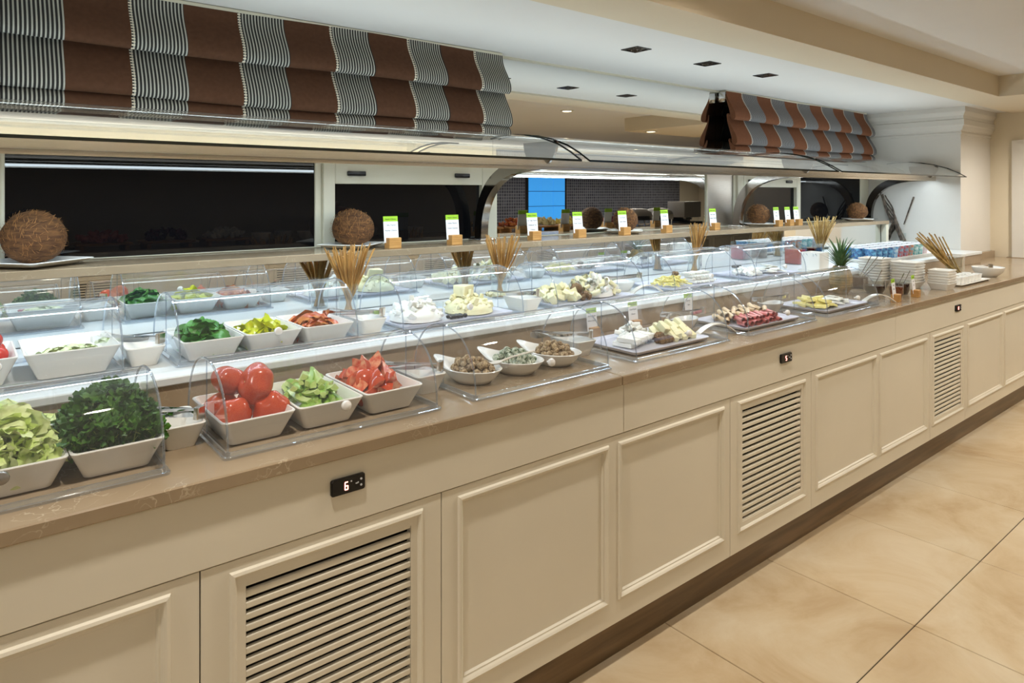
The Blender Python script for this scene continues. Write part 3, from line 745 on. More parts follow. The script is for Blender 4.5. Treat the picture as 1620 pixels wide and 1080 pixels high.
# boat bowls --------------------------------------------------------
def boat_mesh():
    n = 32
    def ring(a, b_, z, tab=0.0, up=0.0):
        out_ = []
        for i in range(n):
            t = 2 * PI * i / n; c, s_ = math.cos(t), math.sin(t)
            k = max(0, s_) ** 6
            out_.append((a * c * (1 - .25 * k) , b_ * s_ + tab * k, z + up * k))
        return out_
    return MB().loft([ring(.045, .06, 0), ring(.062, .078, .016), ring(.076, .098, .042, .045, .022), ring(.074, .096, .044, .043, .022), ring(.070, .092, .042, .02, .010), ring(.055, .07, .014), ring(.03, .04, .007)]).mesh('boat_bowl', True, ['ceramic'], 60)
BOAT = boat_mesh()
BX = [(1.222, 1.70), (1.392, 1.70), (1.560, 1.70)]
for (x, y), wh in zip(BX, ('with seed coated cheese balls, nearest the tomato wedges', 'with green herb coated cheese balls', 'with nut coated cheese balls, farthest from the tomatoes')):
    tag(link('boat_bowl', BOAT, None, (x, y, zf), (0, 0, R(22))), 'white boat bowl ' + wh, 'bowl', 'boat bowls under the third dome')
rg = random.Random(4)
ball_me = {k: MB().ico(.0115, 2, fn=lambda c: c * .0115 * (1 + .10 * noise.noise(c * 3))).mesh('ball', True, [k]) for k in ('ball_nut', 'ball_herb')}
for bi, ((x, y), k, lab) in enumerate(zip(BX, ('ball_nut', 'ball_herb', 'ball_nut'), ('seed coated cheese ball in the nearest boat bowl', 'green herb coated cheese ball in the middle boat bowl', 'nut coated cheese ball in the farthest boat bowl'))):
    pts = []
    for lay, (zz, rad) in enumerate(((.026, .75), (.040, .92), (.053, .72), (.064, .4))):
        tries = 0
        while tries < 220:
            tries += 1
            a = rg.uniform(0, 2 * PI); r_ = math.sqrt(rg.random()) * rad
            p = Vector((.062 * r_ * math.cos(a), .078 * r_ * math.sin(a), zz + rg.uniform(-.003, .003)))
            if all((p - q).length > .0165 for q in pts): pts.append(p)
    for p in pts:
        tag(link('cheese_ball', ball_me[k], None, (x + p.x, y + p.y, zf + p.z), (rg.uniform(0, 6), rg.uniform(0, 6), 0), [rg.uniform(.85, 1.1)] * 3), lab, 'cheese ball', 'balls in boat bowl %d' % (bi + 1))
def spoon(loc, rot, label, m='ceramic_warm', L=.19):
    o = thing('spoon', label, 'spoon', loc, 0); o.rotation_euler = rot
    MB().tube([(0, 0, 0), (L * .5, 0, .004), (L * .75, 0, .002)], [.0042, .0035, .004], 8).build('handle', m, o)
    MB().loft([el(.022, .014, .004, L * .86, 0, 18), el(.02, .012, .002, L * .86, 0, 18), el(.012, .007, -.003, L * .86, 0, 18)]).build('spoon_bowl', m, o)
spoon((1.44, 1.66, zf + .066), (0, R(4), R(184)), 'white spoon laid across the boat bowls')

# ================================================================== VEGETABLES
def tomato_me(name, m, ribs, rib, flat, stem):
    def fn(c):
        a = math.atan2(c.y, c.x); rad = math.hypot(c.x, c.y)
        k = 1 + rib * math.cos(ribs * a) * rad
        z = c.z * flat
        if c.z > 0: z -= .25 * flat * max(0, 1 - rad * 2.2) ** 1.5
        return Vector((c.x * k, c.y * k, z))
    body = MB().ico(1, 4, fn=fn).mesh(name, True, [m])
    return body
TOM = tomato_me('skin', 'tomato', 6, .06, .78, 1); CHE = tomato_me('skin', 'tomato_cherry', 5, .0, .93, 1)
STEM = MB().lathe([(.10, .0), (.07, .03), (.0, .035)], 7).mesh('stem_scar', False, ['stem_dry'])
rg = random.Random(11)
def tomato(x, y, z, r, me, name, lab, grp, tilt):
    o = thing(name, lab, 'tomato', (x, y, z), rg.uniform(0, 6), grp)
    o.rotation_euler = (tilt[0], tilt[1], rg.uniform(0, 6)); o.scale = (r, r, r)
    link('skin', me, o); link('stem_scar', STEM, o, (0, 0, .58 if me is TOM else .70))
for x, y, z, r, t, lab in ((.505, 1.665, .976, .042, (R(75), 0), 'whole tomato at the front left of the tomato dish'), (.592, 1.660, .976, .043, (R(80), R(20)), 'whole tomato at the front right of the tomato dish'),
                      (.500, 1.760, .976, .042, (.6, .2), 'whole tomato at the back left of the tomato dish'), (.585, 1.762, .976, .040, (.4, -.3), 'whole tomato at the back right of the tomato dish'),
                      (.565, 1.690, 1.036, .049, (R(70), R(12)), 'large whole tomato on top of the pile'), (.520, 1.745, 1.040, .043, (.5, 0), 'whole tomato behind the large top tomato')):
    tomato(x, y, z, r, TOM, 'tomato', lab, None, t)
pts = []
while len(pts) < 26:
    k = len(pts); lay = 0 if k < 13 else (1 if k < 22 else 2)
    p = Vector((rg.uniform(-.075, .085), rg.uniform(-.095, .095) * (1 - .2 * lay), .034 + .030 * lay + rg.uniform(-.002, .002)))
    if all((p - q).length > .034 for q in pts) or rg.random() < .004: pts.append(p)
for p in pts:
    tomato(.010 + p.x, 2.215 + p.y, ZT + p.z, .0215, CHE, 'small_tomato', 'small round tomato heaped under the raised dome at the left', 'small tomatoes', (rg.uniform(0, 2), rg.uniform(-1, 1)))
# tomato wedges
def wedge_me():
    mb = MB(); ns, nt_ = 8, 10; W = R(62)
    skin = [[(math.cos(u) * math.cos(v) - .5, math.sin(u) * math.cos(v), .88 * math.sin(v)) for u in [(-W / 2 + W * i / ns) for i in range(ns + 1)]] for v in [(-PI / 2 + PI * j / nt_) for j in range(nt_ + 1)]]
    mb.use('tomato').loft(skin, False, False, False)
    mb.use('tomato_flesh')
    for s_ in (0, ns):
        side = [r_[s_] for r_ in skin]; c = (-.44, 0, 0)
        inner = [tuple(.72 * a + .28 * b_ for a, b_ in zip(p, c)) for p in side]
        mb.loft([side, inner, [tuple(.35 * a + .65 * b_ - (0.0) for a, b_ in zip(p, c)) for p in side]], False, True, False)
    return mb.mesh('tomato_wedge', True, None, 35)
WED = wedge_me()
rg = random.Random(21)
def heap_pts(n, hw, hl, z0, h, mind, seed):
    r_ = random.Random(seed); out_ = []; tries = 0
    while len(out_) < n and tries < 9000:
        tries += 1
        if tries % 900 == 0: mind *= .85
        x, y = r_.uniform(-hw, hw), r_.uniform(-hl, hl)
        top = h * (1 - (x / hw) ** 2 * .75) * (1 - (y / hl) ** 2 * .75)
        p = Vector((x, y, z0 + r_.uniform(.35, 1.0) * top))
        f_ = min(1.0, .66 + .34 * p.z / .06); p.x *= f_; p.y *= f_
        if all((p - q).length > mind for q in out_): out_.append(p)
    return out_
def scatter(name, me, pts, c, lab, cat, grp, scale=(.9, 1.1), seed=1, flat=False, tiltmax=1.2):
    r_ = random.Random(seed)
    for i, p in enumerate(pts):
        rot = (r_.uniform(-.25, .25), r_.uniform(-.25, .25), r_.uniform(0, 6.28)) if flat else (r_.uniform(-tiltmax, tiltmax), r_.uniform(-tiltmax, tiltmax), r_.uniform(0, 6.28))
        s_ = r_.uniform(*scale)
        tag(link(name, me[i % len(me)] if isinstance(me, list) else me, None, (c[0] + p.x, c[1] + p.y, c[2] + p.z), rot, (s_, s_, s_)), lab, cat, grp)
scatter('tomato_wedge', WED, heap_pts(26, .058, .09, .036, .072, .030, 5), (.885, 1.715, ZC), 'tomato wedge piled in the dish at the right of the second dome', 'tomato wedge', 'tomato wedges', (.036, .042), 8)
# cucumber sticks
def cuke_me(seed):
    r_ = random.Random(seed); mb = MB(); L = .10; w_ = .0125
    sec = lambda x, b_: ([(x, w_ * math.sin(a) , w_ * .95 * math.cos(a) - .004 + b_) for a in [R(-62 + 124 * i / 6) for i in range(7)]])
    rgs = [sec(-L / 2 + L * i / 5, -.006 * (2 * i / 5 - 1) ** 2) for i in range(6)]
    mb.use('cuke_skin').loft(rgs, False, False, False)
    mb.use('cuke_flesh')
    for a, c_ in zip(rgs[:-1], rgs[1:]):
        apex = lambda q: (q[3][0], 0, q[3][2] - .0165)
        mb.add([a[0], apex(a), a[-1], c_[0], apex(c_), c_[-1]], [(0, 1, 4, 3), (1, 2, 5, 4)])
    for e in (rgs[0], rgs[-1]): mb.add(e + [(e[3][0], 0, e[3][2] - .0165)], [tuple(range(8))])
    return mb.mesh('cucumber_stick', True, None, 35)
CUK = cuke_me(1)
r_ = random.Random(3)
for i, p in enumerate(heap_pts(56, .050, .085, .036, .066, .013, 15)):
    tag(link('cucumber_stick', CUK, None, (.716 + p.x * .9, 1.715 + p.y, ZC + p.z), (r_.choice((0, .5, -.6, 2.6, 3.1)) + r_.uniform(-.4, .4), r_.uniform(-.3, .25), R(72) + r_.uniform(-.45, .45)), [r_.uniform(.75, 1.05)] * 3), 'peeled pale green cucumber stick piled in the middle dish', 'cucumber', 'cucumber sticks')
# leaves
def leaf_me(name, m, L, W, curl, seed, nx=8, ny=5, ruffle=.0, edge=1.0):
    r_ = random.Random(seed); rows = []
    for i in range(nx + 1):
        t = i / nx; wd = W * math.sin(PI * min(1, .06 + t * .94)) ** edge
        row = []
        for j in range(ny + 1):
            s_ = j / ny * 2 - 1
            z = -curl * (t - .5) ** 2 * L * 2 + .22 * W * s_ * s_ + ruffle * math.sin(t * 17 + s_ * 6 + seed) * abs(s_) + ruffle * .6 * math.sin(t * 9 + seed * 2) 
            row.append((L * (t - .5), wd * s_, z))
        rows.append(row)
    return MB().loft(rows, False, False, False).mesh(name, True, [m], 80)
SPI = [leaf_me('spinach_leaf', 'spinach', .06, .023, .5, k, ruffle=.002, edge=.6) for k in range(3)]
LET = [leaf_me('lettuce_piece', 'lettuce', .074, .027, .9, k, nx=10, ny=8, ruffle=.007, edge=.35) for k in range(4)]
scatter('spinach_leaf', SPI, heap_pts(110, .060, .096, .036, .056, .011, 31), (.572, ytd, zt_), 'dark green spinach leaf in the raised dish', 'leaf', 'spinach leaves', (.8, 1.15), 3, tiltmax=.8)
scatter('lettuce_piece', LET, heap_pts(120, .056, .088, .044, .080, .012, 32), (.084, yfd, zf), 'pale green lettuce piece heaped under the first dome', 'lettuce', 'lettuce pieces', (.7, 1.1), 5, tiltmax=1.3)
for nm, m_, c, hh, sx in (('lettuce_bed', 'lettuce', (.084, yfd, zf), .085, .07), ('spinach_bed', 'spinach', (.572, ytd, zt_), .045, .068)):
    o = MB().ico(1, 3, fn=lambda q: Vector((sx * q.x * (1 + .12 * noise.noise(q * 4)), sx * 1.55 * q.y * (1 + .12 * noise.noise(q * 4.5)), .012 + max(0, q.z) * hh * (1 + .3 * noise.noise(q * 5))))).build(nm, m_, None, c)
    tag(o, 'packed %s underneath the loose pieces' % ('shredded lettuce' if 'let' in nm else 'spinach leaves'), 'greens', None, 'stuff')
# parsley: sprigs nobody could count
r_ = random.Random(77); mb = MB()
def sprig(mb, T, r_):
    mb.use('parsley_stem').tube([(0, 0, -.018), (.002, 0, -.006), (0, .001, .012)], .0009, 4, T)
    mb.use('parsley')
    for k in range(5):
        a = k * 2 * PI / 5 + r_.uniform(-.4, .4); l_ = r_.uniform(.018, .030); d = Vector((math.cos(a), math.sin(a), r_.uniform(.1, .9))).normalized(); s_ = d.cross(Vector((0, 0, 1))).normalized()
        b0 = Vector((0, 0, .010)); up = s_.cross(d)
        q = [b0, b0 + d * l_ * .35 + s_ * l_ * .32 + up * .002, b0 + d * l_ * .5 + s_ * l_ * .14, b0 + d * l_ * .8 + s_ * l_ * .30, b0 + d * l_ + up * .003, b0 + d * l_ * .8 - s_ * l_ * .30, b0 + d * l_ * .5 - s_ * l_ * .14, b0 + d * l_ * .35 - s_ * l_ * .32 + up * .002]
        mb.add([tuple(v) for v in q], [(0, 1, 2), (2, 3, 4), (0, 2, 6), (2, 4, 6), (4, 5, 6), (6, 7, 0)], T)
for i in range(700):
    x, y = r_.uniform(-.076, .076), r_.uniform(-.112, .112)
    top = .125 * (1 - (x / .092) ** 2 * .75) * (1 - (y / .15) ** 2 * .7)
    z = .02 + top * r_.uniform(.45, 1.0)
    f_ = min(1.0, .62 + .38 * z / .06); x *= f_; y *= f_; z = max(z, .05)
    sprig(mb, TR((x, y, z), (r_.gauss(0, .7) - y * 7, r_.gauss(0, .7) + x * 9, r_.uniform(0, 6))), r_)
for i in range(16):
    x, y = r_.uniform(-.05, .05), r_.uniform(-.1, .05); a = r_.uniform(0, 6)
    mb.use('parsley_stem').tube([(x, y, .10), (x + .02 * math.cos(a), y + .02 * math.sin(a), .118 - abs(y) * .3), (x + .05 * math.cos(a), y + .05 * math.sin(a), .10 - abs(y) * .3)], .0011, 5)
mb.use('parsley').ico(1, 3, fn=lambda q: Vector((.066 * q.x, .112 * q.y, .015 + max(0, q.z) * .085 * (1 + .3 * noise.noise(q * 6)))))
tag(mb.build('parsley_bunch', None, None, (.256, yfd, zf), smooth=False), 'dark green leafy parsley heaped high in its white dish', 'parsley', None, 'stuff')
# peppers
PEP = [leaf_me('pepper_piece', 'yellow_pepper', .045, .016, 1.6, k, nx=6, ny=4, ruffle=.003, edge=.3) for k in range(3)]
for me in PEP:
    pass
scatter('yellow_pepper_piece', PEP, heap_pts(70, .062, .098, .030, .052, .011, 41), (.747, ytd, zt_), 'bright yellow pepper piece in the raised middle dish', 'pepper', 'yellow pepper pieces', (.8, 1.2), 6)
tag(MB().ico(1, 3, fn=lambda q: Vector((.06 * q.x, .1 * q.y, .012 + max(0, q.z) * .036))).build('yellow_pepper_bed', 'yellow_pepper', None, (.747, ytd, zt_)), 'packed yellow pepper underneath the loose pieces', 'pepper', None, 'stuff')
RST = [leaf_me('roasted_pepper_strip', 'roast_pepper', .10, .017, 1.0, k, nx=8, ny=4, ruffle=.004, edge=.4) for k in range(3)]
r_ = random.Random(6)
for i, p in enumerate(heap_pts(52, .055, .088, .034, .050, .012, 43)):
    tag(link('roasted_pepper_strip', RST[i % 3], None, (.922 + p.x, ytd + p.y, zt_ + p.z), (r_.uniform(-.8, .8), r_.uniform(-.3, .3), R(-38) + r_.uniform(-.6, .6)), [r_.uniform(.75, 1.05)] * 3), 'roasted red pepper strip piled in the raised dish', 'pepper', 'roasted pepper strips')
# onion slices
ONI = leaf_me('onion_slice', 'onion', .06, .010, 1.2, 3, nx=8, ny=3, ruffle=.001, edge=.5)
scatter('onion_slice', ONI, heap_pts(70, .066, .055, .046, .022, .010, 51), (.240, 2.205, ZT), 'pale onion slice lying in the shallow raised dish', 'onion', 'onion slices', (.8, 1.2), 9, tiltmax=.4)
RED = MB().ico(.008, 2).mesh('radish_piece', True, ['onion_red'])
for i in range(7):
    tag(link('radish_piece', RED, None, (.175 + .012 * (i % 4), 2.16 + .012 * (i // 4), ZT + .054), (0, 0, i), (1, 1, .6)), 'dark red radish piece at the left of the onion slices', 'radish', 'radish pieces')

# ================================================================== CHEESE AND MEAT PLATTERS
def platter_me(wx, wy):
    R_ = lambda dw, z: rr(wx + dw, wy + dw, .016, z)
    return MB().loft([R_(-.03, 0), R_(-.012, .004), R_(0, .014), R_(-.002, .016), R_(-.006, .015), R_(-.022, .008), R_(-.03, .007)]).mesh('platter', True, ['melamine'], 40)
PL = platter_me(.44, .27); PLB = platter_me(.50, .28)
def platter(x, y, z, me, label): return tag(link('platter', me, None, (x, y, z)), label, 'platter', 'white platters under the domes')
platter(2.062, 1.715, zf, PL, 'white platter of white cheese sticks, walnuts and cheese slices')
platter(2.750, 1.715, zf, PL, 'white platter of pink ham and pale turkey rolls')
platter(3.420, 1.705, zf, PL, 'white platter of yellow butter portions and white slices')
platter(1.450, 2.215, zt_, PLB, 'white platter of crumbled white cheese on the tier')
platter(2.170, 2.215, zt_, PLB, 'white platter of cheese chunks and curls on the tier')
platter(2.945, 2.215, zt_, PLB, 'white platter of grated cheese and slices on the tier')
platter(3.640, 2.215, zt_, PLB, 'farthest white cheese platter on the tier')
def chunk_me(name, m, sx, sy, sz, seed, jit=.12, b=.003):
    bm = bmesh.new(); bmesh.ops.create_cube(bm, size=1); r_ = random.Random(seed)
    for v in bm.verts: v.co = Vector((v.co.x * sx * (1 + r_.uniform(-jit, jit)), v.co.y * sy * (1 + r_.uniform(-jit, jit)), v.co.z * sz * (1 + r_.uniform(-jit, jit))))
    bmesh.ops.bevel(bm, geom=bm.edges[:], offset=b, segments=2, profile=.6, affect='EDGES')
    bm.verts.index_update(); o = MB().add([v.co[:] for v in bm.verts], [[v.index for v in f.verts] for f in bm.faces]); bm.free()
    return o.mesh(name, True, [m], 50)
def roll_me(name, m, L, r0, turns=1.6, n=26, t=.0012):
    rg_ = []
    for i in range(n + 1):
        a = turns * 2 * PI * i / n; r_ = r0 * (1 - .45 * i / n)
        rg_.append([(x, r_ * math.cos(a), r_ * math.sin(a)) for x in (-L / 2, -L / 6, L / 6, L / 2)])
    return MB().loft(rg_, False, False, False).mesh(name, True, [m], 80)
STK = chunk_me('cheese_stick', 'cheese_white', .085, .013, .017, 1, .06)
STK2 = chunk_me('string_cheese', 'cheese_white', .06, .010, .010, 2, .05)
CHK = [chunk_me('cheese_chunk', 'cheese_cream', .036, .030, .026, k, .3) for k in range(4)]
CRM = [chunk_me('cheese_crumb', 'cheese_white', .016, .013, .011, k, .35, .002) for k in range(4)]
CRMC = [chunk_me('cheese_crumb', 'cheese_cream', .018, .014, .011, k + 9, .35, .002) for k in range(4)]
SHR = chunk_me('cheese_shred', 'cheese_yellow', .034, .006, .005, 3, .1, .001)
SLI = chunk_me('cheese_slice', 'cheese_white', .05, .045, .005, 4, .08, .0015)
SLC = chunk_me('cheese_wedge', 'cheese_cream', .062, .022, .026, 5, .15)
BUT = chunk_me('butter_portion', 'cheese_yellow', .055, .04, .012, 6, .15)
CURL = [roll_me('cheese_curl', 'cheese_white', .035, .011, 1.3), roll_me('cheese_curl', 'cheese_cream', .03, .010, 1.4)]
WAL = MB().ico(1, 3, fn=lambda q: q * .013 * (1 + .22 * noise.noise(q * 2.6) + .08 * math.sin(q.x * 9))).mesh('walnut', True, ['walnut'])
OLI = MB().ico(1, 2, fn=lambda q: Vector((q.x * .012, q.y * .0085, q.z * .0085))).mesh('olive', True, ['olive_dark'])
HAM = roll_me('ham_roll', 'ham', .088, .0115, 1.8); TUR = roll_me('turkey_roll', 'turkey', .085, .012, 1.8)
def put(name, me, x, y, z, rot, lab, cat, grp, s_=1.0):
    return tag(link(name, me, None, (x, y, z), rot, (s_, s_, s_)), lab, cat, grp)
r_ = random.Random(19)
# front cheese platter
for i in range(14):
    for k in range(2 if i < 11 else 1):
        put('cheese_stick', STK, 1.895 + i * .0145 + k * .004, 1.69 + .004 * i - k * .02, zf + .017 + k * .018, (r_.uniform(-.06, .06), r_.uniform(-.05, .05), R(95) + r_.uniform(-.12, .12)), 'white cheese stick fanned at the left of the front platter', 'cheese', 'white cheese sticks')
for i, p in enumerate(heap_pts(26, .055, .05, .018, .045, .014, 61)):
    put('cheese_curl', CURL[0], 2.05 + p.x, 1.785 + p.y, zf + p.z, (r_.uniform(-1, 1), r_.uniform(-.6, .6), r_.uniform(0, 6)), 'white cheese curl at the back of the front platter', 'cheese', 'white curls on the front platter')
for i in range(11):
    put('walnut', WAL, 2.055 + .020 * (i % 4) + r_.uniform(-.003, .003), 1.64 + .017 * (i // 4), zf + .018 + .012 * (i > 7), (r_.random() * 3, r_.random() * 3, 0), 'walnut half in the middle of the front cheese platter', 'walnut', 'walnuts on the front platter')
for i in range(13):
    put('cheese_wedge', SLC, 2.135 + .026 * (i % 5), 1.655 + .045 * (i // 5) + r_.uniform(-.006, .006), zf + .024 + .016 * (i // 5 == 1) + .012 * (i % 2), (r_.uniform(-.3, .3), R(-22), R(70) + r_.uniform(-.2, .2)), 'cream cheese wedge leaning at the right of the front platter', 'cheese', 'cheese wedges')
# ham platter
for i in range(18):
    row = i // 9; k = i % 9
    put('ham_roll', HAM, 2.590 + .031 * k + .012 * row, 1.640 + .018 * row + r_.uniform(-.006, .006), zf + .020 + .016 * row, (r_.random() * 6, r_.uniform(-.1, .1), R(62) + r_.uniform(-.15, .15)), 'pink ham roll at the front of the meat platter', 'ham', 'ham rolls')
for i in range(30):
    row = i // 10; k = i % 10
    put('turkey_roll', TUR, 2.600 + .033 * k + .010 * row, 1.715 + .038 * row + r_.uniform(-.006, .006), zf + .021 + .016 * (k % 2), (r_.random() * 6, r_.uniform(-.1, .1), R(40) + r_.uniform(-.3, .3)), 'pale turkey roll at the back of the meat platter', 'turkey', 'turkey rolls')
# butter platter
for i, p in enumerate(heap_pts(24, .085, .085, .014, .045, .022, 71)):
    put('butter_portion', BUT, 3.33 + p.x, 1.70 + p.y, zf + p.z, (r_.uniform(-.3, .3), r_.uniform(-.3, .3), r_.uniform(-.6, .6)), 'yellow butter portion on the platter by the pineapple', 'butter', 'butter portions')
for i, p in enumerate(heap_pts(22, .085, .085, .012, .030, .020, 72)):
    put('cheese_slice', SLI, 3.515 + p.x, 1.71 + p.y, zf + p.z, (r_.uniform(-.2, .2), r_.uniform(-.2, .2), r_.uniform(-.6, .6)), 'white cheese slice right of the butter portions', 'cheese', 'white slices beside the butter')
# crumbled cheese platter on the tier
scatter('cheese_crumb', CRM, heap_pts(115, .10, .10, .010, .072, .010, 81), (1.325, 2.205, ZT + .008), 'white cheese crumb in the left heap on the tier platter', 'cheese', 'white crumbs, left heap', (.8, 1.5), 12)
scatter('cheese_crumb', CRMC, heap_pts(105, .10, .09, .010, .075, .010, 82), (1.575, 2.215, ZT + .008), 'creamy cheese crumb in the right heap on the tier platter', 'cheese', 'cream crumbs, right heap', (.8, 1.5), 13)
for nm, c, m_ in (('crumbled_cheese', (1.325, 2.205, ZT + .008), 'cheese_white'), ('crumbled_cheese', (1.575, 2.215, ZT + .008), 'cheese_cream')):
    tag(MB().ico(1, 3, fn=lambda q: Vector((.095 * q.x * (1 + .1 * noise.noise(q * 3)), .1 * q.y, .006 + max(0, q.z) * .058 * (1 + .25 * noise.noise(q * 5))))).build(nm, m_, None, c), 'fine %s cheese crumble heaped under the %s crumbs' % (('white', 'left') if 'white' in m_ else ('creamy', 'right')), 'cheese', None, 'stuff')
put('cheese_slab', CHK[0], 1.565, 2.235, ZT + .092, (0, .1, .3), 'pale cheese slab on top of the right crumb heap', 'cheese', None, 1.7)
for i in range(9):
    put('olive', OLI, 1.425 + .016 * (i % 5), 2.115 + .014 * (i // 5) + .003 * (i % 2), ZT + .020, (r_.random() * 3, 0, r_.random() * 6), 'dark olive at the front of the crumbled cheese platter', 'olive', 'olives in front of the crumbs')
gl = thing('glass_cup', 'small clear glass cup of olives between the two cheese crumb heaps', 'cup', (1.445, 2.235, zt_ + .007))
MB().lathe([(.018, 0), (.024, .05), (.0225, .05), (.017, .003)], 20).build('cup_wall', 'glass_thin', gl)
MB().lathe([(.0145, .003), (.017, .02), (.001, .024)], 14).build('olive_fill', 'olive_dark', gl)
# cheese chunks platter
scatter('cheese_chunk', CHK, heap_pts(30, .10, .10, .012, .055, .024, 91), (2.035, 2.205, ZT + .008), 'cream cheese chunk at the left of the tier platter', 'cheese', 'cheese chunks', (.8, 1.15), 14)
scatter('cheese_curl', CURL, heap_pts(110, .12, .105, .012, .088, .014, 92), (2.275, 2.215, ZT + .008), 'white cheese curl heaped at the right of the chunks', 'cheese', 'curls on the tier platter', (.8, 1.3), 15)
tag(MB().ico(1, 3, fn=lambda q: Vector((.105 * q.x, .095 * q.y, .006 + max(0, q.z) * .06))).build('curl_bed', 'cheese_white', None, (2.275, 2.215, ZT + .008)), 'packed white cheese under the loose curls', 'cheese', None, 'stuff')
for i in range(9):
    put('walnut', WAL, 2.13 + .018 * (i % 3), 2.13 + .020 * (i // 3), ZT + .024 + .010 * (i % 2), (r_.random() * 3, r_.random() * 3, 0), 'walnut half between the cheese chunks and the curls', 'walnut', 'walnuts on the tier platter')
put('walnut', WAL, 2.125, 2.165, ZT + .055, (0, .4, 0), 'large dark walnut standing above the cheese chunks', 'walnut', None, 2.1)
# grated cheese platter
scatter('cheese_shred', SHR, heap_pts(150, .105, .09, .010, .045, .008, 95), (2.82, 2.195, ZT + .008), 'pale yellow cheese shred at the left of the far tier platter', 'cheese', 'cheese shreds', (.7, 1.2), 16, tiltmax=.5)
for i in range(40):
    a_, k = i % 10, i // 10
    put('string_cheese', STK2, 2.97 + .0185 * a_ + r_.uniform(-.002, .002), 2.17 + .022 * (k % 2) + .02 * (k // 2), ZT + .02 + .013 * k, (0, r_.uniform(-.1, .1), R(85) + r_.uniform(-.2, .2)), 'white string cheese stacked right of the yellow shreds', 'cheese', 'string cheese pieces')
for i in range(4): put('walnut', WAL, 2.93 + .012 * (i % 2), 2.25 + .014 * (i // 2), ZT + .04 + .016 * (i % 2), (i, i, 0), 'walnut half behind the string cheese', 'walnut', 'walnuts by the string cheese')
# far platter
scatter('cheese_crumb', CRM, heap_pts(60, .09, .09, .010, .035, .012, 97), (3.53, 2.205, ZT + .008), 'white cheese crumb on the farthest tier platter', 'cheese', 'crumbs on the farthest platter', (.9, 1.6), 17)
scatter('cheese_slice', SLI, heap_pts(20, .09, .08, .012, .035, .02, 98), (3.74, 2.205, ZT + .008), 'white cheese slice at the right of the farthest tier platter', 'cheese', 'slices on the farthest platter', (.8, 1.1), 18, flat=True)
for i in range(7): put('olive', OLI, 3.50 + .017 * (i % 4), 2.26 + .014 * (i // 4), ZT + .055, (0, 0, i), 'dark olive on top of the farthest cheese crumbs', 'olive', 'olives on the farthest platter')

# ================================================================== STICK VASES
STKM = [MB().tube([(0, 0, 0), (.002 * k, .001, .09), (.004 - .003 * k, -.002, .18), (0, .002 * k, .27)], [.0034, .0034, .003, .0024], 6).mesh('stick', True, ['stick' if k < 3 else 'stick_pale']) for k in range(6)]
def vase(x, y, z, n, spread, h, where, pale=False, seed=1):
    o = thing('stick_vase', 'clear glass vase of thin sticks ' + where, 'vase', (x, y, z), 0, 'glass vases of sticks')
    MB().lathe([(.034, 0), (.040, .13), (.038, .13), (.033, .006)], 24).build('vase_wall', 'glass_thin', o)
    MB().lathe([(.033, .001), (.0335, .006)], 24).build('vase_base', 'dome_rim', o)
    r_ = random.Random(seed)
    for i in range(n):
        a = r_.uniform(0, 2 * PI); q = math.sqrt(r_.random())
        bx, by = .022 * q * math.cos(a + 2.6), .022 * q * math.sin(a + 2.6)
        tx, ty = spread * q * math.cos(a), spread * q * math.sin(a) * .6 - .03
        d = Vector((tx - bx, ty - by, h * r_.uniform(.86, 1.04))); s_ = d.length / .27
        qn = Vector((0, 0, 1)).rotation_difference(d.normalized()).to_euler()
        k = link('stick', STKM[(3 if pale else 0) + i % 3], None, (x + bx, y + by, z + .007), qn, (1, 1, s_))
        tag(k, 'thin dried stick standing in the glass vase ' + where, 'stick', 'sticks ' + where)
vase(1.183, 2.475, ZT, 60, .110, .268, 'right of the roasted peppers', False, 1)
vase(1.932, 2.475, ZT, 56, .100, .278, 'behind the cheese crumbs', False, 2)
vase(3.405, 2.475, ZT, 46, .078, .290, 'by the grated cheese dome', False, 3)
vase(4.86, 2.45, ZT, 60, .15, .30, 'in front of the far window', True, 4)

# ================================================================== COCONUTS
def coconut(x, y, r, sx, tilt, label, plate_label, seed):
    pw = .20 * r / .075
    tag(link('square_plate', MB().loft([rr(pw * .6, pw * .6, .01, 0), rr(pw * .8, pw * .8, .012, .006), rr(pw * 1.08, pw * 1.08, .01, .02), rr(pw * 1.06, pw * 1.06, .01, .022), rr(pw * .75, pw * .75, .012, .010)]).mesh('square_plate', True, ['ceramic'], 40), None, (x, y, ZS), (0, 0, R(40))), plate_label, 'plate', 'square plates under the coconuts')
    o = thing('coconut', label, 'coconut', (x, y, ZS + .010 + r * .98), 0, 'coconuts on the stone shelf')
    o.rotation_euler = (0, tilt, R(-38))
    MB().ico(1, 4, fn=lambda q: Vector((q.x * r * sx * (1 + .05 * q.x), q.y * r, q.z * r)) * (1 + .035 * noise.noise(q * 2.5 + Vector((seed, 0, 0))))).build('shell', 'coconut', o)
    r_ = random.Random(seed); mb = MB()
    for i in range(420):
        v = Vector((r_.gauss(0, 1), r_.gauss(0, 1), r_.gauss(0, 1))).normalized()
        p = Vector((v.x * r * sx, v.y * r, v.z * r)) * 1.01; d = v.cross(Vector((r_.gauss(0, .3) + 1, r_.gauss(0, .5), r_.gauss(0, .5)))).normalized() * r * r_.uniform(.12, .4)
        q = p + d + v * r * r_.uniform(-.02, .09); w_ = v.cross(d).normalized() * .0006
        m_ = (p + q) / 2 + v * r * .04
        mb.add([tuple(p - w_), tuple(p + w_), tuple(m_ + w_), tuple(m_ - w_), tuple(q)], [(0, 1, 2, 3), (3, 2, 4)])
    tag(mb.build('fibres', 'coconut_fibre', o, smooth=False), None, None, None, 'stuff')
coconut(.190, 2.716, .086, 1.08, 0, 'large shaggy coconut on a plate at the near end of the shelf', 'white square plate under the near coconut', 1)
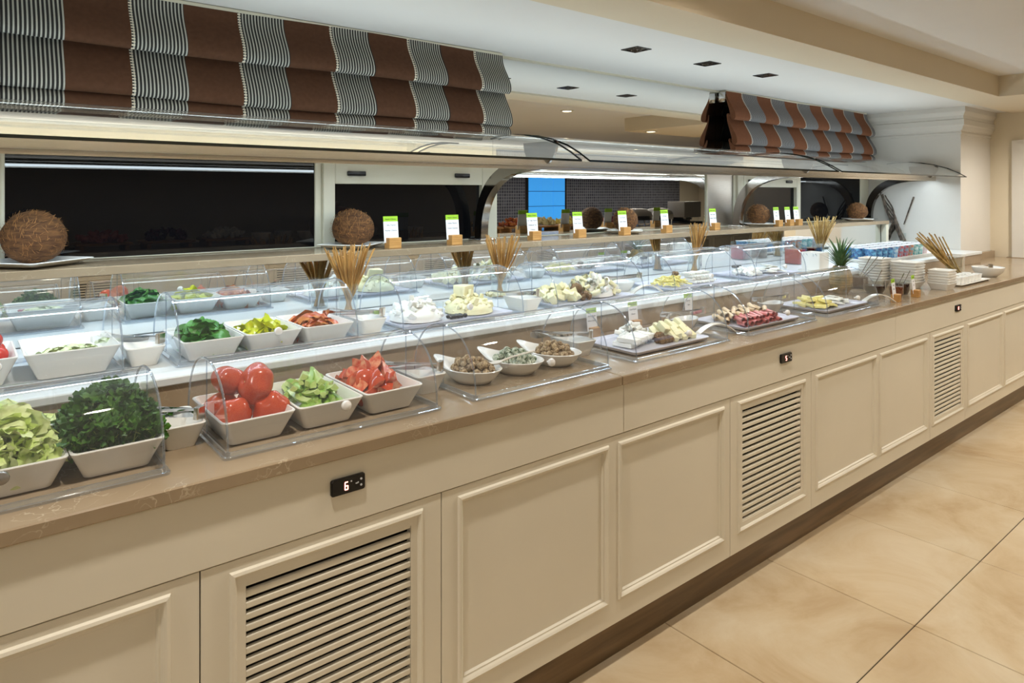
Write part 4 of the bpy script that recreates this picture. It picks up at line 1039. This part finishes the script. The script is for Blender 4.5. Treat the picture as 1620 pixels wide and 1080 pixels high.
coconut(1.33, 2.74, .079, 1.15, 0.1, 'shaggy coconut on a plate left of the herby cheese sign', 'white square plate left of the herby cheese sign', 2)
coconut(3.08, 2.73, .072, 1.0, .1, 'brown coconut in front of the bright mirrored pane', 'white square plate in front of the mirrored pane', 3)
coconut(4.54, 2.74, .074, 1.05, 0, 'brown coconut beside the three small signs', 'white square plate beside the three small signs', 4)
coconut(6.03, 2.70, .074, 1.1, 0, 'pale coconut at the far end of the shelf', 'white square plate at the far end of the shelf', 5)

# ================================================================== SIGNS
def sign(x, y, z, lines, label, head='Peynir / Cheese', s_=1.1, rz=0):
    o = thing('table_sign', label, 'sign', (x, y, z), rz, 'white and green signs in wooden blocks')
    o.scale = (s_, s_, s_)
    MB().bbox(-.026, .028, -.022, .018, 0, .042, b=.0015, seg=1).build('wooden_block', 'bamboo', o, smooth=False)
    T = TR((0, .004, .022), (R(-6), 0, 0))
    card = MB(); card.use('card').box(-.034, .030, -.0008, .0008, 0, .083, T); card.use('card_green').box(-.034, .030, -.0008, .0008, .083, .104, T)
    c = card.build('card', None, o, smooth=False)
    for txt, zz, sz, m_ in [(head, .090, .0075, 'ink')] + [(t, .066 - .021 * i, .0095, 'ink') for i, t in enumerate(lines)]:
        q = T @ Vector((-.002, -.0012, zz)); label_text(c, txt, sz, q, (R(84), 0, 0), m_)
sign(1.463, 2.625, ZS, ['Otlu Peynir', '', 'Herby Cheese'][0:1] + ['', 'Herby Cheese'][1:], 'green topped sign reading herby cheese, nearest the second coconut')
sign(1.785, 2.625, ZS, ['Ezine Peynir', 'Ezine Cheese'], 'green topped sign left of the curved support at the sash')
sign(2.274, 2.625, ZS, ['Az Yagli Peynir', 'Reduced Fat', 'Cheese'], 'green topped sign at the left edge of the mirrored pane')
sign(2.597, 2.625, ZS, ['Taze Peynir', 'Fresh Cheese'], 'green topped sign left of the brown mirrored coconut')
sign(2.95, 2.62, ZS, ['Keci Peynir', 'Goat Cheese'], 'green topped sign right in front of the brown coconut')
sign(3.334, 2.625, ZS, ['Dil Peynir', 'String Cheese'], 'green topped sign right of the brown coconut')
sign(3.83, 2.625, ZS, ['Kasar Peynir', 'Kashar Cheese'], 'green topped sign left of the steel panel')
for i, (x, tx) in enumerate(((4.60, 'Beyaz'), (4.755, 'Lor'), (4.88, 'Tulum'))):
    sign(x, 2.62, ZS, [tx, 'Cheese'], ('left', 'middle', 'right')[i] + ' one of the three small signs before the smaller sash')
sign(3.875, 1.535, ZC, ['Visne', 'Cherry'], 'small sign in a wooden block left of the jam jars', 'Recel / Jam', .95, R(8))
sign(4.135, 1.535, ZC, ['Incir', 'Fig'], 'small sign in a wooden block before the stacked bowls', 'Recel / Jam', .95, R(8))
sign(1.985, 1.925, ZC, ['Beyaz Peynir', 'White Cheese'], 'sign seen through the left end of the white cheese dome', s_=.9)
sign(2.235, 1.925, ZC, ['Cecil Peynir', 'Cheese'], 'sign standing behind the white cheese platter', s_=.9)
sign(2.62, 1.925, ZC, ['Jambon', 'Ham'], 'sign standing behind the ham platter', 'Et / Meat', .9)

# ================================================================== FRUIT JARS, YOGHURT AND BOWLS AT THE FAR END
def jar(x, y, z, r, h, fill, fh, label, spoon_=True, square=False):
    o = thing('glass_jar', label, 'jar', (x, y, z), 0, 'glass jars of preserves')
    if square:
        MB().loft([rr(2 * r, 2 * r, .008, 0), rr(2 * r, 2 * r, .008, h), rr(2 * r - .005, 2 * r - .005, .007, h), rr(2 * r - .006, 2 * r - .006, .007, .004)]).build('jar_wall', 'glass_thin', o)
        MB().loft([rr(2 * r - .008, 2 * r - .008, .006, .004), rr(2 * r - .008, 2 * r - .008, .006, fh)]).build('preserve', fill, o)
    else:
        MB().lathe([(r * .8, 0), (r, h * .3), (r, h), (r - .003, h), (r - .003, h * .3), (r * .77, .004)], 22).build('jar_wall', 'glass_thin', o)
        MB().lathe([(r * .76, .004), (r - .004, h * .3), (r - .004, fh)], 22).build('preserve', fill, o)
    return o
def long_spoon(x, y, z, top, label):
    mb = MB(); mb.tube([(0, 0, 0), tuple(Vector(top) * .5), tuple(top)], [.0025, .002, .0026], 6)
    o = thing('long_spoon', label, 'spoon', (x, y, z), 0, 'long thin spoons'); mb.build('handle', 'arch_steel', o)
    MB().ico(1, 2, fn=lambda q: Vector((q.x * .014, q.y * .010, q.z * .005))).build('spoon_bowl', 'chrome', o)
jar(4.25, 1.885, ZC, .048, .085, 'jam_dark', .07, 'dark jam jar with long spoons behind the stacked bowls')
for i in range(3):
    long_spoon(4.235 + .014 * i, 1.885 - .006 * i, ZC + .065, (.07 + .035 * i, -.04 - .012 * i, .13 - .004 * i), ('left', 'middle', 'right')[i] + ' one of three long spoons in the dark jam jar')
jar(4.115, 1.745, ZC, .058, .075, 'jam_dark', .045, 'wide glass bowl of dark jam right of the butter dome')
jar(4.205, 1.63, ZC, .040, .08, 'jam_dark', .06, 'dark jam jar between the two small wooden block signs')
jar(4.05, 1.60, ZC, .036, .075, 'jam_amber', .06, 'amber jam jar behind the left wooden block sign')
for i, (x, y, tx) in enumerate(((4.115, 1.745, .05), (4.205, 1.63, .055), (4.05, 1.60, .05))):
    long_spoon(x, y, ZC + .045, (tx, -.02, .085), 'short jam spoon leaning in the %s' % ('wide jam bowl', 'dark jam jar by the signs', 'amber jam jar')[i])
jar(4.44, 2.40, ZT, .055, .13, 'jam_red', .10, 'tall square jar of red compote on the tier', square=True)
jar(4.66, 2.40, ZT, .055, .13, 'jam_dark', .10, 'tall square jar of dark fruit on the tier', square=True)
cb = thing('white_canister', 'white square ceramic canister on the tier beside the pineapple', 'canister', (4.15, 2.115, ZT))
MB().loft([rr(.15, .15, .01, 0), rr(.15, .15, .01, .008)]).build('tray', 'ceramic', cb)
MB().loft([rr(.118, .118, .008, .008), rr(.122, .122, .008, .115), rr(.114, .114, .006, .116), rr(.112, .112, .006, .02)]).build('box', 'ceramic', cb)
for yy in (-.03, .03):
    MB().tube([(-.0615 - .006 * math.sin(a), yy + .012 * math.cos(a), .098 + .010 * math.sin(a)) for a in [2 * PI * i / 12 for i in range(13)]], .0022, 6).build('ring_handle', 'chrome', cb)
# pineapple
pi_ = thing('pineapple', 'whole pineapple with grey green crown standing behind the butter dome', 'pineapple', (3.935, 1.855, ZC))
pb = MB(); nr, nc = 11, 14
rings = []
for i in range(nr * 3 + 1):
    t = i / (nr * 3); rad = .062 * math.sin(PI * (.12 + .76 * t)) ** .55
    rings.append([((rad * (1 + .045 * math.cos(nc / 2 * a + t * nr * PI) * math.cos(nc / 2 * a - t * nr * PI))) * math.cos(a), (rad * (1 + .045 * math.cos(nc / 2 * a + t * nr * PI) * math.cos(nc / 2 * a - t * nr * PI))) * math.sin(a), .16 * t) for a in [2 * PI * j / 56 for j in range(56)]])
pb.loft(rings).build('fruit_body', 'pineapple', pi_)
r_ = random.Random(8)
lf = MB(); rowsL = []
for i in range(7):
    t = i / 6; wv = .011 * (1 - t) ** .7 + .0004; rowsL.append([(-wv, .0, .15 * t), (0, .006 * (1 - t), .15 * t), (wv, .0, .15 * t)])
rowsL = [[(x, y - .05 * (z / .15) ** 2, z) for x, y, z in row] for row in rowsL]
LEAF = lf.loft(rowsL, False, False, False).mesh('crown_leaf', True, ['pineapple_leaf'], 80)
for i in range(38):
    a = i * 2.4; lv = i / 38
    link('crown_leaf', LEAF, pi_, (.016 * (1 - lv) * math.cos(a), .016 * (1 - lv) * math.sin(a), .152 + .03 * lv), (R(40 * (1 - lv) + 4), 0, a + PI / 2), [.62 + .5 * lv if lv < .6 else 1.1 - .25 * (lv - .6)] * 3)
# yoghurt pots
YC = ['yog_navy', 'yog_navy', 'yog_blue', 'yog_red', 'yog_orange', 'yog_teal', 'yog_pink']
YN = {'yog_navy': 'navy', 'yog_blue': 'light blue', 'yog_red': 'red', 'yog_orange': 'orange', 'yog_teal': 'teal', 'yog_pink': 'pale pink'}
pot = {k: MB().lathe([(.029, 0), (.037, .075), (.040, .078)], 18, None, True, True).mesh('cup', True, [k], 30) for k in YN}
lid = MB().lathe([(.0415, .078), (.0415, .081), (.001, .0815)], 18).mesh('foil_lid', True, ['lid_white'], 30)
tr = thing('yoghurt_tray', 'long white tray carrying rows of yoghurt pots', 'tray', (5.36, 2.20, ZT))
MB().loft([rr(1.02, .29, .01, 0), rr(1.06, .33, .012, .024), rr(1.05, .32, .012, .026), rr(1.03, .30, .01, .018)]).build('tray_body', 'ceramic', tr, angle=40)
for row in range(3):
    for i in range(11):
        k = YC[min(6, int((i + row * .7) / 11 * 7))]
        o = thing('yoghurt_pot', '%s yoghurt pot, %s from left in row %s' % (YN[k], ('first', 'second', 'third', 'fourth', 'fifth', 'sixth', 'seventh', 'eighth', 'ninth', 'tenth', 'last')[i], ('one at the tray edge', 'two of the tray', 'three by the mirror')[row]), 'yoghurt', (4.905 + .0905 * i, 2.105 + .0925 * row, ZT + .0185), 0, 'yoghurt pots')
        link('cup', pot[k], o); link('foil_lid', lid, o)
# stacked bowls
SQB = dish_mesh(.15, .15, .045, .022, .004, .012); SQS = dish_mesh(.135, .12, .040, .016, .004, .010)
for (x, y, me, n, st, lab) in ((4.425, 1.875, SQB, 9, .0165, 'in the tall stack behind the dark jam jar'), (4.505, 1.715, SQB, 8, .0165, 'in the middle tall stack by the signs'), (4.60, 1.56, SQS, 6, .0155, 'in the short front stack at the counter edge')):
    for k in range(n):
        pos = 'lowest' if k == 0 else ('topmost' if k == n - 1 else '%s from the bottom' % ('', 'second', 'third', 'fourth', 'fifth', 'sixth', 'seventh', 'eighth')[k])
        tag(link('square_bowl', me, None, (x, y, ZC + .0005 + k * st), (0, 0, R(2 * ((k * 7) % 3 - 1)))), 'white square bowl %s, %s' % (lab, pos), 'bowl', 'stacked square bowls')
# packets tray
pt = thing('condiment_tray', 'low white tray of small cups beyond the stacked bowls', 'tray', (5.05, 1.60, ZC))
MB().loft([rr(.50, .15, .01, 0), rr(.53, .18, .012, .012), rr(.52, .17, .012, .013), rr(.49, .14, .01, .006)]).build('tray_body', 'ceramic', pt, angle=40)
CUP = MB().lathe([(.020, 0), (.027, .04), (.026, .041), (.024, .04), (.018, .004)], 16).mesh('cup_wall', True, ['ceramic'], 40)
CIN = {k: MB().lathe([(.019, .006), (.0235, .032)], 14).mesh('filling', True, [k]) for k in ('jam_dark', 'cheese_white')}
for i in range(7):
    for j in range(2):
        o = thing('small_cup', 'small white condiment cup, %s from the left in the %s row of the low tray' % (('first', 'second', 'third', 'fourth', 'fifth', 'sixth', 'last')[i], ('front', 'back')[j]), 'cup', (4.86 + .063 * i, 1.568 + .062 * j, ZC + .0065), 0, 'small cups on the low tray')
        link('cup_wall', CUP, o); link('filling', CIN['jam_dark' if (i + j) % 3 == 0 else 'cheese_white'], o)
tb = thing('tongs_bowl', 'pale round bowl holding tongs at the right end of the worktop', 'bowl', (5.56, 1.60, ZC))
MB().lathe([(.05, 0), (.085, .03), (.098, .065), (.095, .067), (.082, .032), (.045, .006)], 28).build('bowl_body', 'ceramic', tb)
tongs((5.50, 1.57, ZC + .062), R(35), R(4), 'steel tongs lying across the pale round bowl')
# tall jar of leaning reed sticks
rj = thing('reed_jar', 'clear jar of leaning pale reed sticks by the end wall', 'jar', (5.60, 1.815, ZC), 0)
MB().loft([rr(.10, .10, .012, 0), rr(.10, .10, .012, .13), rr(.094, .094, .01, .13), rr(.092, .092, .01, .006)]).build('jar_wall', 'glass_thin', rj)
MB().loft([rr(.112, .112, .014, .122), rr(.112, .112, .014, .134), rr(.094, .094, .01, .134), rr(.094, .094, .01, .122)], False, False).build('white_collar', 'ceramic', rj)
REED = MB().tube([(0, 0, 0), (.001, .002, .12), (0, -.001, .24), (.002, 0, .36)], [.0062, .0058, .0054, .0042], 7).mesh('reed', True, ['stick_pale'])
r_ = random.Random(14)
for i in range(22):
    bx, by = r_.uniform(-.02, .035), r_.uniform(-.035, .02)
    d = Vector((-.13 + r_.uniform(-.08, .06), .13 + r_.uniform(-.07, .09), .26 + r_.uniform(-.04, .03)))
    tag(link('reed', REED, None, (5.60 + bx, 1.815 + by, ZC + .008), Vector((0, 0, 1)).rotation_difference(d.normalized()).to_euler(), (1, 1, d.length / .36)), 'pale reed stick leaning in the clear jar by the end wall', 'reed', 'reeds in the clear jar')
# twisted branches on the end wall
tw = thing('branch_ornament', 'bundle of twisted dark branches hung on the end wall', 'ornament', (6.605, 2.54, 1.08))
tw.scale = (1.1, 1.1, 1.1)
r_ = random.Random(5)
for k in range(6):
    pts = []
    for i in range(15):
        t = i / 14; tw_ = 7 * t + k * 1.05; sp = .016 + .030 * t * (k % 3)
        pts.append((-.028 + .012 * math.cos(tw_), .16 * t + .016 * math.sin(tw_) + (k - 2.5) * .010 * t, .36 * t + (r_.uniform(-.01, .02) if i == 14 else 0)))
    MB().tube(pts, [.0075 - .003 * i / 14 for i in range(15)], 6).build('branch', 'driftwood', tw)
MB().tube([(-.018, .0, .13), (-.02, -.03, .22), (-.018, -.075, .355)], [.004, .005, .0065], 6).build('side_branch', 'driftwood', tw)
MB().lathe([(.014, -.03), (.022, .06), (.021, .06), (.013, -.027)], 16, TR((-.026, 0, 0))).build('wall_vase', 'glass_thin', tw)

# ================================================================== OPPOSITE BUFFET (seen in the mirrors)
def opp(src, xr, lab):
    c = copy_tree(src); c.location = (xr, -2.10, 0); c.rotation_euler = (0, 0, PI); c['label'] = lab; c['group'] = 'cabinets across the aisle'
    return c
x = 0.72
opp(cab_p, x, 'panelled cabinet across the aisle reflected at the left of the low mirror')
names = ('first', 'second', 'third', 'fourth', 'fifth', 'sixth', 'seventh')
for i in range(6):
    opp(cab_v, x + .58, names[i] + ' vented cabinet across the aisle, counted from the left'); x += .58
    opp(cab_p, x + 1.284, names[i + 1] + ' panelled cabinet across the aisle, counted from the left'); x += 1.284
ow = thing('worktop', 'stone worktop of the opposite buffet seen only in the mirrors', 'worktop', (0, 0, 0))
MB().bbox(-1.2, 11.95, -2.85, -2.07, .895, ZC, b=.003, seg=1).build('stone_slab', 'stone', ow, smooth=False)
MB().bbox(-1.2, 11.95, -2.115, -2.098, .738, .894, b=.002, seg=1).build('apron_board', 'cream', ow, smooth=False)
r_ = random.Random(33)
FOODS = [('cheese_white', 'white cheese'), ('ham', 'sliced pink meat'), ('cheese_cream', 'pale cheese'), ('turkey', 'bread slices'), ('purple_food', 'purple cabbage'), ('cheese_yellow', 'yellow cheese'), ('roast_pepper', 'roasted vegetables')]
for i, bx in enumerate((1.15, 1.75, 2.35, 6.0, 6.6, 7.2, 7.8, 8.4, 9.0)):
    o = thing('wooden_board', 'wooden serving board on the opposite buffet, %s from the left' % ('first', 'second', 'third', 'fourth', 'fifth', 'sixth', 'seventh', 'eighth', 'ninth')[i], 'board', (bx, -2.36, ZC))
    MB().bbox(-.25, .25, -.2, .2, .05, .075, b=.006).build('board_top', 'board_wood', o)
    for sx in (-.2, .2): MB().bbox(sx - .02, sx + .02, -.18, .18, 0, .05, b=.003).build('board_foot', 'board_wood', o)
    m_, nm = FOODS[(i * 3 + 1) % 7]
    mb = MB()
    for k in range(60):
        px, py = r_.uniform(-.2, .2), r_.uniform(-.14, .14)
        mb.ico(1, 1, TR((px, py, .085 + r_.uniform(0, .10) * (1 - (px / .25) ** 2)), (r_.random() * 3, r_.random() * 3, 0), (.045, .028, .02)))
    tag(mb.build('food_heap', m_, None, (bx, -2.36, ZC)), 'heap of %s on the %s board of the opposite buffet' % (nm, ('first', 'second', 'third', 'fourth', 'fifth', 'sixth', 'seventh', 'eighth', 'ninth')[i]), 'food', None, 'stuff')
for i, bx in enumerate((9.5, 10.1)):
    o = thing('chafing_dish', 'steel chafing dish on the opposite buffet, %s of the boards' % ('just right', 'farther right')[i], 'chafing dish', (bx, -2.4, ZC))
    MB().loft([rr(.46, .36, .03, .10), rr(.48, .38, .04, .17)]).build('pan', 'chrome', o)
    MB().loft([rr(.48, .38, .04, .172), rr(.46, .36, .06, .24), rr(.36, .26, .08, .29), rr(.2, .12, .05, .31)]).build('lid', 'chrome', o)
    for sx in (-.2, .2):
        for sy in (-.15, .15): MB().lathe([(.012, 0), (.012, .10)], 8, TR((sx, sy, 0))).build('leg', 'chrome', o)
cm = thing('coffee_machine', 'grey coffee machine at the right end of the opposite buffet', 'machine', (10.95, -2.45, ZC))
MB().bbox(-.26, .26, -.2, .2, .12, .42, b=.01).build('housing', 'grey_bucket', cm)
MB().bbox(-.26, .26, -.2, .24, 0, .04, b=.006).build('drip_tray', 'black_plastic', cm)
MB().bbox(-.26, .26, -.2, -.05, .04, .12, b=.006).build('back_panel', 'black_plastic', cm)
for sx in (-.1, .1): MB().lathe([(.02, .07), (.03, .12)], 12, TR((sx, .08, 0))).build('spout', 'chrome', cm)
tg_ = thing('tagine', 'wide copper lidded pan reflected in the framed sash', 'pan', (3.72, -2.35, ZC))
MB().lathe([(.14, 0), (.20, .10), (.21, .33), (.19, .33), (.12, .02)], 28).build('pan_body', 'copper_tile', tg_)
MB().lathe([(.23, .33), (.235, .345), (.18, .38), (.09, .405), (.02, .415)], 28).build('lid', 'copper_tile', tg_)
MB().lathe([(.015, .41), (.03, .43), (.035, .45), (.02, .47), (.001, .475)], 16).build('lid_knob', 'chrome', tg_)
WB = MB().lathe([(.05, 0), (.10, .06), (.115, .12), (.112, .122), (.095, .06), (.045, .008)], 24).mesh('round_bowl', True, ['ceramic'])
for i, bx in enumerate((2.75, 3.05, 3.3, 4.2, 4.55, 4.9)):
    tag(link('round_bowl', WB, None, (bx, -2.3 - .12 * (i % 2), ZC + .0005)), 'white round bowl on the opposite buffet, %s from the left' % ('first', 'second', 'third', 'fourth', 'fifth', 'sixth')[i], 'bowl', 'bowls on the opposite buffet')
